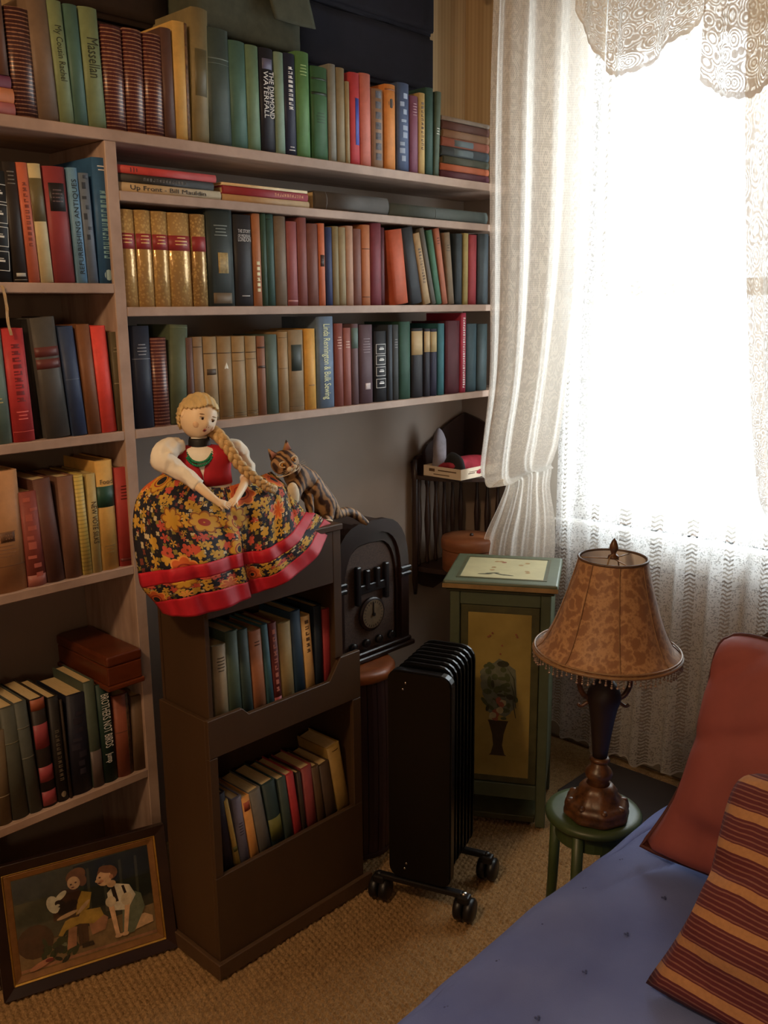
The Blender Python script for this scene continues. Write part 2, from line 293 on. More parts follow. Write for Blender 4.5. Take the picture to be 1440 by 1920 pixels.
BOOKS=[
('book',0.937,1.908,1.882,0.0487,0.139,0.2047,-0.017,(64,33,31),[('m','rows',(175,129,100))],'dark maroon volume with gilt row tooling beside the flat orange stack, top shelf','books on the top shelf'),
('book',0.9872,1.908,1.882,0.0455,0.15,0.2352,-0.032,(117,96,78),[],'plain grey brown tall book left of the pale green ones, top shelf','books on the top shelf'),
('book',1.0343,1.908,1.882,0.0312,0.15,0.234,-0.05,(123,136,97),[('t','My Cousin Rachel',0.35,0.8,(51,55,33))],'pale green book with dark script title beside the plain grey brown one, top shelf','books on the top shelf'),
('book',1.0672,1.908,1.882,0.0291,0.15,0.2338,-0.034,(76,107,96),[],'teal book between two pale green books, top shelf','books on the top shelf'),
('book',1.0992,1.908,1.882,0.0417,0.15,0.2364,-0.023,(123,136,97),[('t','Massellan',0.42,0.75,(51,55,33))],'wider pale green book with dark script title beside the maroon gilt set, top shelf','books on the top shelf'),
('book',1.1434,1.908,1.882,0.0471,0.144,0.2115,0.0,(81,37,37),[('m','rows',(193,146,111))],'first of three maroon gilt volumes beside the pale green book, top shelf','books on the top shelf'),
('book',1.1935,1.908,1.882,0.0447,0.146,0.2147,0.016,(81,37,37),[('m','rows',(193,146,111))],'middle one of three maroon gilt volumes on the top shelf','books on the top shelf'),
('book',1.2421,1.908,1.882,0.0453,0.145,0.2135,0.025,(81,37,37),[('m','rows',(193,146,111))],'last of three maroon gilt volumes, beside a plain brown book, top shelf','books on the top shelf'),
('book',1.2896,1.908,1.882,0.0274,0.15,0.2326,0.0,(93,65,56),[],'plain chocolate brown book between maroon gilt set and yellow book, top shelf','books on the top shelf'),
('book',1.3192,1.908,1.882,0.0394,0.15,0.2525,0.017,(211,170,97),[('b2',0.0,1.0,(116,79,43))],'bright yellow book with mottled brown spine edge, top shelf','books on the top shelf'),
('book',1.3662,1.908,1.882,0.0452,0.19,0.2916,0.037,(135,120,84),[('l',0.35,0.7,(103,95,66))],'tall olive tan worn book beside the yellow one, top shelf','books on the top shelf'),
('book',1.4153,1.908,1.882,0.0626,0.15,0.2586,0.0,(71,84,79),[('b',0.74,0.75,(100,112,104)),('b',0.7,0.705,(100,112,104))],'wide dark slate green book beside the tall olive tan one, top shelf','books on the top shelf'),
('book',1.4796,1.908,1.882,0.0474,0.15,0.2415,0.0,(81,115,103),[],'teal green cloth book right of the wide slate green one, top shelf','books on the top shelf'),
('book',1.5294,1.908,1.882,0.0372,0.15,0.2403,0.0,(113,140,111),[],'soft green book touching the black waterfall title, top shelf','books on the top shelf'),
('book',1.5713,1.908,1.882,0.043,0.15,0.2415,0.0,(41,40,50),[('t2','THE DIAMOND','WATERFALL',0.33,0.78,(237,237,233)),('l',0.8,0.9,(106,106,134))],'black book lettered THE DIAMOND WATERFALL on the top shelf','books on the top shelf'),
('book',1.6179,1.908,1.882,0.0275,0.15,0.2392,0.0,(138,163,143),[],'pale mint slim book right of the black waterfall title, top shelf','books on the top shelf'),
('book',1.6485,1.908,1.882,0.0356,0.15,0.2424,0.0,(42,45,67),[('v',10,0.45,0.88,(227,227,227)),('r',0.05,2,(218,218,218))],'navy book with thin white title between mint and green books, top shelf','books on the top shelf'),
('book',1.6879,1.908,1.882,0.0449,0.15,0.2535,0.0,(96,139,85),[('r',0.78,4,(160,189,122))],'grass green book with pale lettering near its top, top shelf','books on the top shelf'),
('book',1.7411,1.908,1.882,0.0544,0.15,0.2277,0.0,(67,108,74),[('b',0.86,0.88,(35,51,35)),('b',0.7,0.73,(35,51,35)),('r',0.4,4,(49,81,55))],'dark green book with blackish title bands, top shelf','books on the top shelf'),
('book',1.8001,1.908,1.882,0.0239,0.15,0.2414,0.0,(143,141,130),[],'slim grey cloth book right of the dark green banded one, top shelf','books on the top shelf'),
('book',1.8287,1.908,1.882,0.0285,0.15,0.2375,0.0,(150,135,105),[],'tan cloth book beside the slim grey one, top shelf','books on the top shelf'),
('book',1.8598,1.908,1.882,0.0128,0.141,0.2075,0.0,(166,147,109),[],'short narrow buff book beside the red one with blue label, top shelf','books on the top shelf'),
('book',1.8773,1.908,1.882,0.0365,0.15,0.234,0.0,(200,72,78),[('l2',0.22,0.73,(63,85,181))],'red book with long blue spine label, top shelf','books on the top shelf'),
('book',1.9179,1.908,1.882,0.0396,0.15,0.2387,0.0,(211,125,111),[],'salmon pink book beside the red one with blue label, top shelf','books on the top shelf'),
('book',1.9631,1.908,1.882,0.0436,0.14,0.2064,0.0,(154,123,99),[('sq',0.1,0.95,(85,83,91))],'brown book with column of dark square pictures on its spine, top shelf','books on the top shelf'),
('book',2.0156,1.908,1.882,0.0418,0.15,0.2256,0.0,(224,146,78),[('d',0.78,(66,52,41)),('b',0.93,0.95,(152,91,51))],'bright orange book with dark round emblem, top shelf','books on the top shelf'),
('book',2.0664,1.908,1.882,0.0486,0.15,0.2377,0.0,(84,101,135),[('bl',0.12,0.85,(153,168,192))],'steel blue book with pale blotchy ornament, top shelf','books on the top shelf'),
('book',2.1194,1.908,1.882,0.0328,0.143,0.21,0.0,(137,87,110),[('r',0.75,5,(178,139,147))],'short purple book between blue and yellow ones, top shelf','books on the top shelf'),
('book',2.1559,1.908,1.882,0.026,0.15,0.2227,0.0,(201,170,109),[('v',12,0.3,0.9,(101,75,47))],'narrow yellow tan book with brown lettering, top shelf','books on the top shelf'),
('book',2.1872,1.908,1.882,0.0323,0.15,0.2417,0.0,(56,86,78),[],'dark teal book beside the narrow yellow tan one, top shelf','books on the top shelf'),
('book',2.2224,1.908,1.882,0.0218,0.15,0.2367,0.046,(87,104,89),[('r',0.5,3,(227,227,219))],'grey green book with white marks leaning on the flat pile, top shelf','books on the top shelf'),
('book',0.9355,1.908,1.882,0.024,0.15,0.2355,'flat',(193,99,83),[],'salmon red flat book, lowest of the left end stack on the top shelf','flat books at the left end of the top shelf'),
('book',0.9355,1.908,1.9065,0.027,0.15,0.2355,'flat',(228,128,72),[],'orange flat book second in the left end stack, top shelf','flat books at the left end of the top shelf'),
('book',0.9315,1.908,1.934,0.022,0.15,0.2315,'flat',(134,59,73),[],'maroon flat book under the yellow one, left end of top shelf','flat books at the left end of the top shelf'),
('book',0.9055,1.908,1.9565,0.05,0.15,0.2055,'flat',(232,201,117),[],'thick yellow flat book topping the left end stack, top shelf','flat books at the left end of the top shelf'),
('book',0.9085,1.908,1.9565,0.021,0.13,0.165,-0.02,(99,68,52),[],'thin brown book standing on the flat stack beside the thick yellow one, top shelf','books on the top shelf'),
('book',2.487,1.908,1.882,0.0215,0.16,0.2352,'flat',(89,46,57),[],'maroon flat book, lowest in the right end pile, top shelf','flat pile of books at the right end of the top shelf'),
('book',2.487,1.908,1.9041,0.019,0.16,0.2352,'flat',(184,102,70),[],'rust orange flat book second up in the right end pile','flat pile of books at the right end of the top shelf'),
('book',2.487,1.908,1.9237,0.022,0.16,0.2212,'flat',(80,83,71),[],'dark olive flat book third up in the right end pile','flat pile of books at the right end of the top shelf'),
('book',2.487,1.908,1.9463,0.026,0.16,0.2312,'flat',(71,80,86),[('l',0.35,0.75,(101,118,126))],'slate blue flat book with paler label in the middle of the right end pile','flat pile of books at the right end of the top shelf'),
('book',2.487,1.908,1.9729,0.025,0.16,0.2292,'flat',(152,92,76),[('l',0.35,0.75,(101,118,126))],'salmon brown flat book above the slate blue one in the right end pile','flat pile of books at the right end of the top shelf'),
('book',2.487,1.908,1.9985,0.022,0.16,0.2252,'flat',(138,105,81),[],'tan brown flat book near the top of the right end pile','flat pile of books at the right end of the top shelf'),
('book',2.487,1.908,2.0211,0.023,0.16,0.2292,'flat',(94,62,55),[],'dark brown flat book second from top in the right end pile','flat pile of books at the right end of the top shelf'),
('book',2.487,1.908,2.0447,0.012,0.16,0.2322,'flat',(137,122,109),[],'thin grey flat book lying topmost on the right end pile','flat pile of books at the right end of the top shelf'),
('book',1.4339,1.908,1.757,0.02,0.17,0.2757,'flat',(188,165,131),[('t','Up Front - Bill Mauldin',0.16,0.9,(41,34,26))],'tan flat book lettered Up Front - Bill Mauldin in the narrow slot','flat books in the narrow shelf slot'),
('book',1.4139,1.908,1.7775,0.018,0.17,0.2597,'flat',(51,49,47),[('v',14,0.3,0.75,(98,94,89))],'black flat book under the thin red one in the narrow slot','flat books in the narrow shelf slot'),
('book',1.4219,1.908,1.796,0.017,0.17,0.2697,'flat',(192,70,67),[('r',0.8,3,(101,40,36))],'thin red flat book topping the left stack in the narrow slot','flat books in the narrow shelf slot'),
('book',1.7188,1.908,1.757,0.016,0.17,0.2802,'flat',(187,154,114),[],'tan flat book under the crimson one in the narrow slot','flat books in the narrow shelf slot'),
('book',1.7148,1.908,1.7735,0.019,0.17,0.2732,'flat',(151,51,63),[('v',12,0.06,0.42,(212,149,114))],'crimson flat book with gilt title in the narrow slot','flat books in the narrow shelf slot'),
('book',1.7128,1.908,1.793,0.0065,0.17,0.2742,'flat',(233,210,169),[],'thin cream flat booklet on the crimson book in the narrow slot','flat books in the narrow shelf slot'),
('portfolio',2.0233,1.908,1.757,0.047,0.18,0.2825,'flat',(78,73,69),[('b',0.85,0.86,(82,76,73))],'large grey brown portfolio lying in the middle of the narrow slot','flat books in the narrow shelf slot'),
('portfolio',2.484,1.908,1.757,0.036,0.18,0.4577,'flat',(78,86,82),[('b',0.55,0.56,(79,87,85))],'grey green portfolio lying at the right end of the narrow slot','flat books in the narrow shelf slot'),
('book',1.1487,1.908,1.507,0.0451,0.145,0.2125,0.0,(196,159,103),[('m','gold',(237,201,130)),('b',0.6,0.76,(153,51,54)),('r',0.66,3,(237,201,130))],'gold tooled volume with red label, first of five beside the upright','books on the middle right shelf'),
('book',1.1968,1.908,1.507,0.0394,0.145,0.2134,0.0,(196,159,103),[('m','gold',(237,201,130)),('b',0.6,0.76,(153,51,54)),('r',0.66,3,(237,201,130))],'gold tooled volume with red label, second of five from the upright','books on the middle right shelf'),
('book',1.2394,1.908,1.507,0.0401,0.145,0.2134,0.0,(196,159,103),[('m','gold',(237,201,130)),('b',0.6,0.76,(153,51,54)),('r',0.66,3,(237,201,130))],'gold tooled volume with red label, middle one of the five','books on the middle right shelf'),
('book',1.2826,1.908,1.507,0.0627,0.145,0.2134,0.0,(196,159,103),[('m','gold',(237,201,130)),('b',0.6,0.76,(153,51,54)),('r',0.66,3,(237,201,130))],'widest gold tooled volume with red label, fourth of five','books on the middle right shelf'),
('book',1.3485,1.908,1.507,0.0383,0.145,0.2136,0.0,(178,143,93),[('m','gold',(237,201,130)),('b',0.6,0.76,(153,51,54))],'gold tooled volume with red label beside the black book, last of five','books on the middle right shelf'),
('book',1.3902,1.908,1.507,0.0766,0.15,0.2324,0.0,(52,60,58),[('l3',0.34,0.55,(179,156,105)),('r',0.72,4,(124,132,124)),('l',0.03,0.14,(113,97,75))],'thick black green book with gold figure on its spine, middle right shelf','books on the middle right shelf'),
('book',1.4718,1.908,1.507,0.054,0.15,0.2205,0.0,(51,51,55),[('h','THE STORY',0.82,(205,205,205)),('h','OF MEDIEVAL',0.77,(205,205,205)),('h','LONDON',0.73,(205,205,205)),('r',0.11,1,(187,187,187))],'black book with three lines of white title, middle right shelf','books on the middle right shelf'),
('book',1.5288,1.908,1.507,0.0235,0.15,0.2262,0.0,(176,116,81),[('v',6,0.15,0.5,(237,233,194))],'orange brown slim book beside the black white titled one, middle right shelf','books on the middle right shelf'),
('book',1.5547,1.908,1.507,0.0153,0.15,0.2278,0.0,(58,82,68),[],'narrow dark green book right of the orange brown one, middle right shelf','books on the middle right shelf'),
('book',1.5724,1.908,1.507,0.0229,0.15,0.2272,0.0,(57,86,80),[('b',0.94,0.95,(37,52,48))],'dark teal green book beside the narrow dark green one, middle right shelf','books on the middle right shelf'),
('book',1.5989,1.908,1.507,0.0391,0.15,0.2243,0.0,(125,107,89),[],'greyish brown plain book left of the rose pair, middle right shelf','books on the middle right shelf'),
('book',1.6412,1.908,1.507,0.033,0.145,0.2136,0.0,(158,92,94),[('b',0.05,0.07,(191,135,135))],'rose coloured book left of the taller rose maroon one, middle right shelf','books on the middle right shelf'),
('book',1.678,1.908,1.507,0.0304,0.15,0.2254,0.0,(140,84,81),[],'rose maroon taller book right of the rose one, middle right shelf','books on the middle right shelf'),
('book',1.7116,1.908,1.507,0.0378,0.144,0.212,0.0,(127,83,76),[],'reddish brown book left of the narrow orange one, middle right shelf','books on the middle right shelf'),
('book',1.7519,1.908,1.507,0.02,0.146,0.2146,0.0,(207,119,85),[('l',0.48,0.62,(69,45,38))],'narrow orange book with dark mark mid spine, middle right shelf','books on the middle right shelf'),
('book',1.7759,1.908,1.507,0.0231,0.14,0.206,0.0,(51,63,103),[],'navy blue slim book right of the narrow orange one, middle right shelf','books on the middle right shelf'),
('book',1.8015,1.908,1.507,0.022,0.143,0.2097,0.0,(141,127,93),[],'olive slim book right of the navy one, middle right shelf','books on the middle right shelf'),
('book',1.8254,1.908,1.507,0.0252,0.141,0.2081,0.0,(159,143,111),[],'drab tan book between olive and pinkish tan ones, middle right shelf','books on the middle right shelf'),
('book',1.8533,1.908,1.507,0.0263,0.145,0.2134,0.0,(187,147,124),[],'pinkish tan book right of the drab tan one, middle right shelf','books on the middle right shelf'),
('book',1.8823,1.908,1.507,0.029,0.141,0.2071,0.0,(132,92,85),[],'dusty brown book left of the orange ochre one, middle right shelf','books on the middle right shelf'),
('book',1.9154,1.908,1.507,0.0318,0.149,0.2197,0.0,(190,122,85),[('b',0.7,0.71,(109,61,40)),('b',0.1,0.11,(109,61,40))],'orange ochre book left of the tall maroon one, middle right shelf','books on the middle right shelf'),
('book',1.9514,1.908,1.507,0.0433,0.15,0.2271,0.0,(126,59,70),[],'tall maroon book right of the orange ochre one, middle right shelf','books on the middle right shelf'),
('book',1.9998,1.92,1.507,0.0175,0.148,0.2171,0.0,(95,48,55),[],'dark wine book behind the leaning orange one, middle right shelf','books on the middle right shelf'),
('book',2.0518,1.908,1.507,0.0583,0.144,0.2121,-0.13,(197,98,69),[],'bright orange red book leaning left, middle right shelf','books on the middle right shelf'),
('book',2.1234,1.908,1.507,0.0498,0.15,0.2217,-0.204,(56,60,66),[],'blue black book leaning beside the tan one, middle right shelf','books on the middle right shelf'),
('book',2.1805,1.908,1.507,0.0288,0.143,0.2103,-0.247,(183,155,118),[('v',12,0.3,0.8,(106,82,56))],'narrow tan book leaning after the blue black one, middle right shelf','books on the middle right shelf'),
('book',2.214,1.908,1.507,0.0199,0.15,0.2286,-0.259,(101,97,89),[],'grey leaning book left of the green leaning one, middle right shelf','books on the middle right shelf'),
('book',2.2376,1.908,1.507,0.0246,0.15,0.2218,-0.221,(69,115,92),[],'green leaning book left of the orange brown leaner, middle right shelf','books on the middle right shelf'),
('book',2.2667,1.908,1.507,0.0234,0.15,0.2287,-0.193,(180,111,87),[('r',0.8,3,(102,60,46))],'orange brown leaning book with dark lines near top, middle right shelf','books on the middle right shelf'),
('book',2.2945,1.908,1.507,0.0286,0.147,0.2163,-0.115,(134,116,95),[('r',0.75,3,(88,76,61))],'tan grey book slightly leaning, last leaner on middle right shelf','books on the middle right shelf'),
('book',2.3272,1.908,1.507,0.033,0.147,0.2155,0.0,(55,66,74),[],'dark blue grey upright book after the leaners, middle right shelf','books on the middle right shelf'),
('book',2.3661,1.908,1.507,0.0232,0.149,0.2184,0.0,(175,159,103),[],'narrow yellow olive book left of the red one, middle right shelf','books on the middle right shelf'),
('book',2.3942,1.908,1.507,0.0408,0.146,0.2153,0.0,(170,68,75),[],'plain red book near the curtain, middle right shelf','books on the middle right shelf'),
('book',2.4421,1.908,1.507,0.0557,0.15,0.2209,0.0,(63,71,75),[],'dark slate book half behind the curtain edge, middle right shelf','books on the middle right shelf'),
('book',1.1654,1.908,1.229,0.0485,0.15,0.2354,0.0,(38,44,62),[('r',0.72,4,(141,145,157)),('b',0.68,0.685,(141,145,157))],'navy book with silver lines at the left end of the lower right shelf','books on the lower right shelf'),
('book',1.2173,1.908,1.229,0.0407,0.141,0.2078,0.0,(86,43,43),[('m','rows',(182,134,111))],'maroon gilt lined book left of the olive one, lower right shelf','books on the lower right shelf'),
('book',1.2614,1.908,1.229,0.0486,0.15,0.2353,0.047,(91,101,79),[('b',0.97,0.975,(123,131,107))],'olive green book above the doll, lower right shelf','books on the lower right shelf'),
('book',1.312,1.908,1.229,0.0178,0.139,0.205,0.0,(105,77,70),[],'dull purple brown book just right of the olive one, lower right shelf','books on the lower right shelf'),
('book',1.3318,1.908,1.229,0.0274,0.14,0.2063,0.0,(142,118,92),[('b',0.88,0.89,(97,77,58))],'brown buff book, leftmost of the tan set, lower right shelf','books on the lower right shelf'),
('book',1.3635,1.908,1.229,0.0391,0.14,0.2054,0.0,(158,132,95),[('b',0.8,0.81,(88,68,45)),('l',0.55,0.62,(86,72,57)),('b',0.03,0.035,(88,68,45))],'tan volume with dark emblem, above the doll, lower right shelf','books on the lower right shelf'),
('book',1.4062,1.908,1.229,0.0418,0.139,0.2048,0.0,(151,125,90),[('b',0.8,0.81,(88,68,45)),('tri',0.58,0.68,(237,233,217)),('b',0.03,0.035,(88,68,45))],'tan volume with pale triangle emblem, lower right shelf','books on the lower right shelf'),
('book',1.4508,1.908,1.229,0.0388,0.139,0.2042,0.0,(160,134,97),[('b',0.8,0.81,(88,68,45)),('b',0.7,0.705,(88,68,45)),('b',0.06,0.065,(88,68,45)),('b',0.03,0.035,(88,68,45))],'tan volume with double dark base lines, right of the triangle emblem one','books on the lower right shelf'),
('book',1.4925,1.908,1.229,0.0337,0.138,0.2036,0.0,(158,132,95),[('b',0.8,0.81,(88,68,45)),('b',0.72,0.725,(88,68,45)),('b',0.07,0.075,(88,68,45)),('b',0.04,0.045,(88,68,45))],'narrower tan lined volume, last of the tan set, lower right shelf','books on the lower right shelf'),
('book',1.5291,1.908,1.229,0.0248,0.138,0.2026,0.0,(141,97,75),[('b',0.6,0.63,(69,45,34)),('b',0.85,0.87,(69,45,34))],'narrow reddish brown banded book left of the grey teal one, lower right shelf','books on the lower right shelf'),
('book',1.5578,1.908,1.229,0.0378,0.14,0.2058,0.0,(90,107,99),[],'grey teal cloth book left of the buff one, lower right shelf','books on the lower right shelf'),
('book',1.6004,1.908,1.229,0.0314,0.144,0.2113,0.0,(160,132,95),[('b',0.55,0.555,(106,82,56)),('b',0.93,0.935,(106,82,56))],'buff book left of the one with dark label, lower right shelf','books on the lower right shelf'),
('book',1.6357,1.908,1.229,0.0518,0.147,0.2158,0.0,(153,132,102),[('l',0.5,0.82,(56,66,62)),('b',0.06,0.065,(106,86,63))],'tan book with dark green rectangular label, lower right shelf','books on the lower right shelf'),
('book',1.6934,1.908,1.229,0.037,0.148,0.2178,0.0,(222,166,79),[('r',0.3,1,(139,101,47))],'mustard yellow book left of the tall light blue one, lower right shelf','books on the lower right shelf'),
('book',1.7375,1.908,1.229,0.0619,0.15,0.2492,0.0,(111,131,155),[('t','Linda Rennington & Bulk Sewing',0.1,0.92,(233,237,180))],'tall light blue book with pale vertical title, lower right shelf','books on the lower right shelf'),
('book',1.8046,1.908,1.229,0.0292,0.15,0.2294,0.0,(140,80,73),[('r',0.7,5,(219,179,164))],'brick red book with pale lines beside the tall blue one, lower right shelf','books on the lower right shelf'),
('book',1.837,1.908,1.229,0.0277,0.147,0.2168,0.0,(156,98,91),[('r',0.75,3,(220,188,173))],'rose brown book second from the tall blue one, lower right shelf','books on the lower right shelf'),
('book',1.868,1.908,1.229,0.026,0.15,0.2275,0.0,(106,82,86),[('b',0.7,0.95,(90,112,104))],'brown book with greenish upper spine, lower right shelf','books on the lower right shelf'),
('book',1.8994,1.908,1.229,0.0546,0.15,0.224,0.0,(95,73,81),[('r',0.65,6,(143,123,131)),('l3',0.18,0.26,(212,197,197))],'purple brown book with faint title block, lower right shelf','books on the lower right shelf'),
('book',1.9628,1.908,1.229,0.0497,0.139,0.2045,0.0,(39,41,47),[('f',0.68,0.82,(237,237,235)),('f',0.53,0.66,(237,237,235)),('f',0.37,0.5,(237,237,235)),('f',0.2,0.33,(237,237,235))],'black book with stacked white outlined boxes, lower right shelf','books on the lower right shelf'),
('book',2.016,1.908,1.229,0.0191,0.15,0.2218,0.0,(59,66,75),[],'narrow dark blue grey book right of the white boxed one, lower right shelf','books on the lower right shelf'),
('book',2.0374,1.908,1.229,0.0251,0.15,0.2214,0.0,(63,67,69),[('r',0.7,4,(140,140,140))],'charcoal book with faint lines left of the dark green one, lower right shelf','books on the lower right shelf'),
('book',2.0672,1.908,1.229,0.0502,0.15,0.2298,0.0,(49,84,70),[],'plain dark green tall book, lower right shelf','books on the lower right shelf'),
('book',2.1244,1.908,1.229,0.0504,0.142,0.209,0.0,(46,46,52),[('b',0.62,0.96,(192,164,119))],'black book with wide tan paper label on its upper spine, lower right shelf','books on the lower right shelf'),
('book',2.1797,1.908,1.229,0.027,0.141,0.207,0.0,(43,43,54),[('b',0.66,0.96,(192,164,119))],'narrow navy book with tan label, left one of the twin pair, lower right shelf','books on the lower right shelf'),
('book',2.2092,1.908,1.229,0.0299,0.14,0.2055,0.0,(44,44,66),[('b',0.66,0.96,(174,150,102))],'narrow navy book with torn tan label, right one of the twin pair, lower right shelf','books on the lower right shelf'),
('book',2.2441,1.908,1.229,0.0305,0.15,0.2213,0.0,(56,111,121),[],'teal blue slim book left of the wide maroon one, lower right shelf','books on the lower right shelf'),
('book',2.2834,1.908,1.229,0.0691,0.15,0.2285,0.0,(91,43,54),[],'wide wine maroon book left of the crimson one, lower right shelf','books on the lower right shelf'),
('book',2.3564,1.908,1.229,0.0255,0.15,0.2523,0.0,(188,65,91),[('v',30,0.06,0.95,(237,234,237))],'crimson book with white vertical title, lower right shelf','books on the lower right shelf'),
('book',2.3871,1.908,1.229,0.0533,0.148,0.2178,0.0,(70,94,104),[],'blue grey book near the curtain, lower right shelf','books on the lower right shelf'),
('book',2.4443,1.908,1.229,0.0533,0.147,0.216,0.0,(55,68,70),[],'dark slate green book last before the curtain, lower right shelf','books on the lower right shelf'),
('book',0.8482,1.908,1.558,0.0508,0.147,0.2166,0.052,(33,33,33),[('f',0.72,0.88,(209,209,201)),('f',0.53,0.7,(209,209,201)),('f',0.32,0.5,(209,209,201)),('f',0.1,0.28,(209,209,201))],'black book with silver boxed panels at the left edge of the upper left shelf','books on the upper left shelf'),
('book',0.9036,1.908,1.558,0.0278,0.15,0.2355,-0.021,(46,40,37),[('r',0.82,4,(105,101,93)),('l',0.05,0.08,(182,182,174)),('b',0.02,0.025,(137,137,129))],'black brown book right of the silver boxed one, upper left shelf','books on the upper left shelf'),
('book',0.9349,1.908,1.558,0.0229,0.15,0.237,-0.032,(193,103,77),[('v',12,0.3,0.85,(132,62,43))],'orange red book leaning, upper left shelf','books on the upper left shelf'),
('book',0.9614,1.908,1.558,0.027,0.15,0.2374,-0.041,(207,191,146),[('b',0.52,0.88,(104,94,63))],'cream book with broad olive middle, upper left shelf','books on the upper left shelf'),
('book',0.9916,1.908,1.558,0.0483,0.15,0.2358,-0.026,(144,60,63),[('l',0.62,0.86,(35,29,29)),('r',0.7,4,(104,84,84))],'wide dark red book with black title label, upper left shelf','books on the upper left shelf'),
('book',1.0448,1.908,1.558,0.0219,0.15,0.2373,-0.026,(112,154,186),[('tu','REFURBISHING ANTIQUES',0.08,0.9,(35,47,54))],'light blue book lettered REFURBISHING ANTIQUES, upper left shelf','books on the upper left shelf'),
('book',1.0697,1.908,1.558,0.0232,0.15,0.2289,-0.027,(107,119,134),[('bl',0.4,0.98,(57,65,77))],'grey blue mottled book left of the tall blue one, upper left shelf','books on the upper left shelf'),
('book',1.0984,1.908,1.558,0.0392,0.2,0.2643,0.0,(56,96,136),[('r',0.9,2,(237,237,237)),('v',15,0.2,0.75,(131,180,196)),('d',0.07,(164,199,207))],'tall blue book standing against the upright, upper left shelf','books on the upper left shelf'),
('book',0.8208,1.908,1.229,0.0464,0.15,0.2363,-0.014,(99,118,104),[('r',0.36,2,(197,178,110))],'grey green book cut by the photo edge, middle left shelf','books on the middle left shelf'),
('book',0.8721,1.908,1.229,0.0455,0.15,0.2359,-0.026,(183,57,59),[('v',9,0.35,0.88,(122,34,36)),('r',0.2,3,(218,103,96)),('b',0.09,0.093,(218,103,96))],'wide scarlet book with dark lettering, middle left shelf','books on the middle left shelf'),
('book',0.921,1.928,1.229,0.0207,0.15,0.2545,-0.018,(35,31,29),[],'thin black book set back left of the dark grey one, middle left shelf','books on the middle left shelf'),
('book',0.945,1.908,1.229,0.0545,0.15,0.2571,-0.064,(79,76,72),[('b',0.68,0.76,(99,47,43)),('b',0.58,0.66,(99,47,43))],'tall dark grey book with maroon labels, middle left shelf','books on the middle left shelf'),
('book',1.0053,1.908,1.229,0.0339,0.15,0.2376,-0.067,(54,69,101),[('b',0.52,0.523,(113,132,156))],'navy blue cloth book leaning, middle left shelf','books on the middle left shelf'),
('book',1.0429,1.908,1.229,0.0307,0.15,0.2412,-0.047,(124,81,53),[],'plain brown book between navy and bright red, middle left shelf','books on the middle left shelf'),
('book',1.0774,1.908,1.229,0.0363,0.15,0.2369,-0.05,(231,80,72),[],'bright red plain book leaning, middle left shelf','books on the middle left shelf'),
('book',1.1172,1.908,1.229,0.0213,0.15,0.2236,-0.031,(91,81,59),[('b',0.48,0.49,(144,133,106)),('r',0.8,2,(144,133,106))],'olive brown book against the upright, middle left shelf','books on the middle left shelf'),
('book',0.791,1.908,0.91,0.0789,0.15,0.263,0.0,(182,134,90),[('b',0.22,0.225,(105,73,48)),('r',0.3,8,(141,101,69)),('l3',0.42,0.5,(105,73,48))],'thick tan volume with frayed foot at the photo edge, fourth left shelf','books on the fourth left shelf'),
('book',0.8726,1.908,0.91,0.0424,0.144,0.2115,-0.017,(139,68,58),[('bl',0.1,0.9,(180,96,82)),('b',0.0,0.12,(158,94,83))],'short worn red leather book, fourth left shelf','books on the fourth left shelf'),
('book',0.9183,1.908,0.91,0.0397,0.15,0.2339,-0.071,(98,64,55),[],'dark brown book right of the worn red leather one, fourth left shelf','books on the fourth left shelf'),
('book',0.9612,1.908,0.91,0.0391,0.15,0.2328,-0.013,(121,85,68),[],'lighter brown book left of the banded yellow one, fourth left shelf','books on the fourth left shelf'),
('book',1.0032,1.908,0.91,0.0211,0.15,0.2314,-0.029,(202,178,95),[('m','band',(129,113,55))],'narrow yellow book with close bands, fourth left shelf','books on the fourth left shelf'),
('book',1.0266,1.908,0.91,0.0214,0.15,0.231,0.0,(184,162,104),[('t','NEW VOTE SILKS',0.3,0.72,(70,53,32))],'buff yellow book with dark vertical title, fourth left shelf','books on the fourth left shelf'),
('book',1.0512,1.908,0.91,0.0431,0.15,0.2563,0.0,(218,174,98),[('b',0.58,0.77,(41,79,63)),('h','Food',0.81,(88,72,43)),('r',0.16,3,(142,114,64))],'tall yellow book titled Food with green band, fourth left shelf','books on the fourth left shelf'),
('book',1.099,1.908,0.91,0.0384,0.15,0.2354,0.0,(174,65,62),[('r',0.68,5,(99,36,33)),('b',0.05,0.08,(99,36,33))],'red book with dark lines against the upright, fourth left shelf','books on the fourth left shelf'),
('book',0.7122,1.908,0.385,0.0376,0.15,0.2571,0.0,(90,72,54),[],'dull brown book at the photo edge, bottom left shelf','books on the bottom left shelf'),
('book',0.753,1.908,0.385,0.0297,0.15,0.2232,0.02,(109,93,69),[('b',0.3,0.31,(146,130,103))],'olive tan book with pale edge beside the dull brown one, bottom left shelf','books on the bottom left shelf'),
('book',0.786,1.908,0.385,0.0369,0.15,0.2692,-0.023,(80,82,72),[('b',0.68,0.69,(120,118,96))],'dark moss book left of the grey teal one, bottom left shelf','books on the bottom left shelf'),
('book',0.8262,1.908,0.385,0.029,0.15,0.2719,-0.054,(78,82,76),[('b',0.5,0.51,(111,111,99)),('b',0.77,0.78,(111,111,99))],'dark grey teal ribbed book left of the plaid one, bottom left shelf','books on the bottom left shelf'),
('book',0.8578,1.908,0.385,0.0336,0.15,0.2675,-0.033,(44,36,32),[('b',0.9,1.0,(159,88,63)),('b',0.55,0.77,(152,63,70)),('b',0.24,0.38,(152,63,70)),('b',0.02,0.15,(152,63,70))],'black and red checked book with orange top, bottom left shelf','books on the bottom left shelf'),
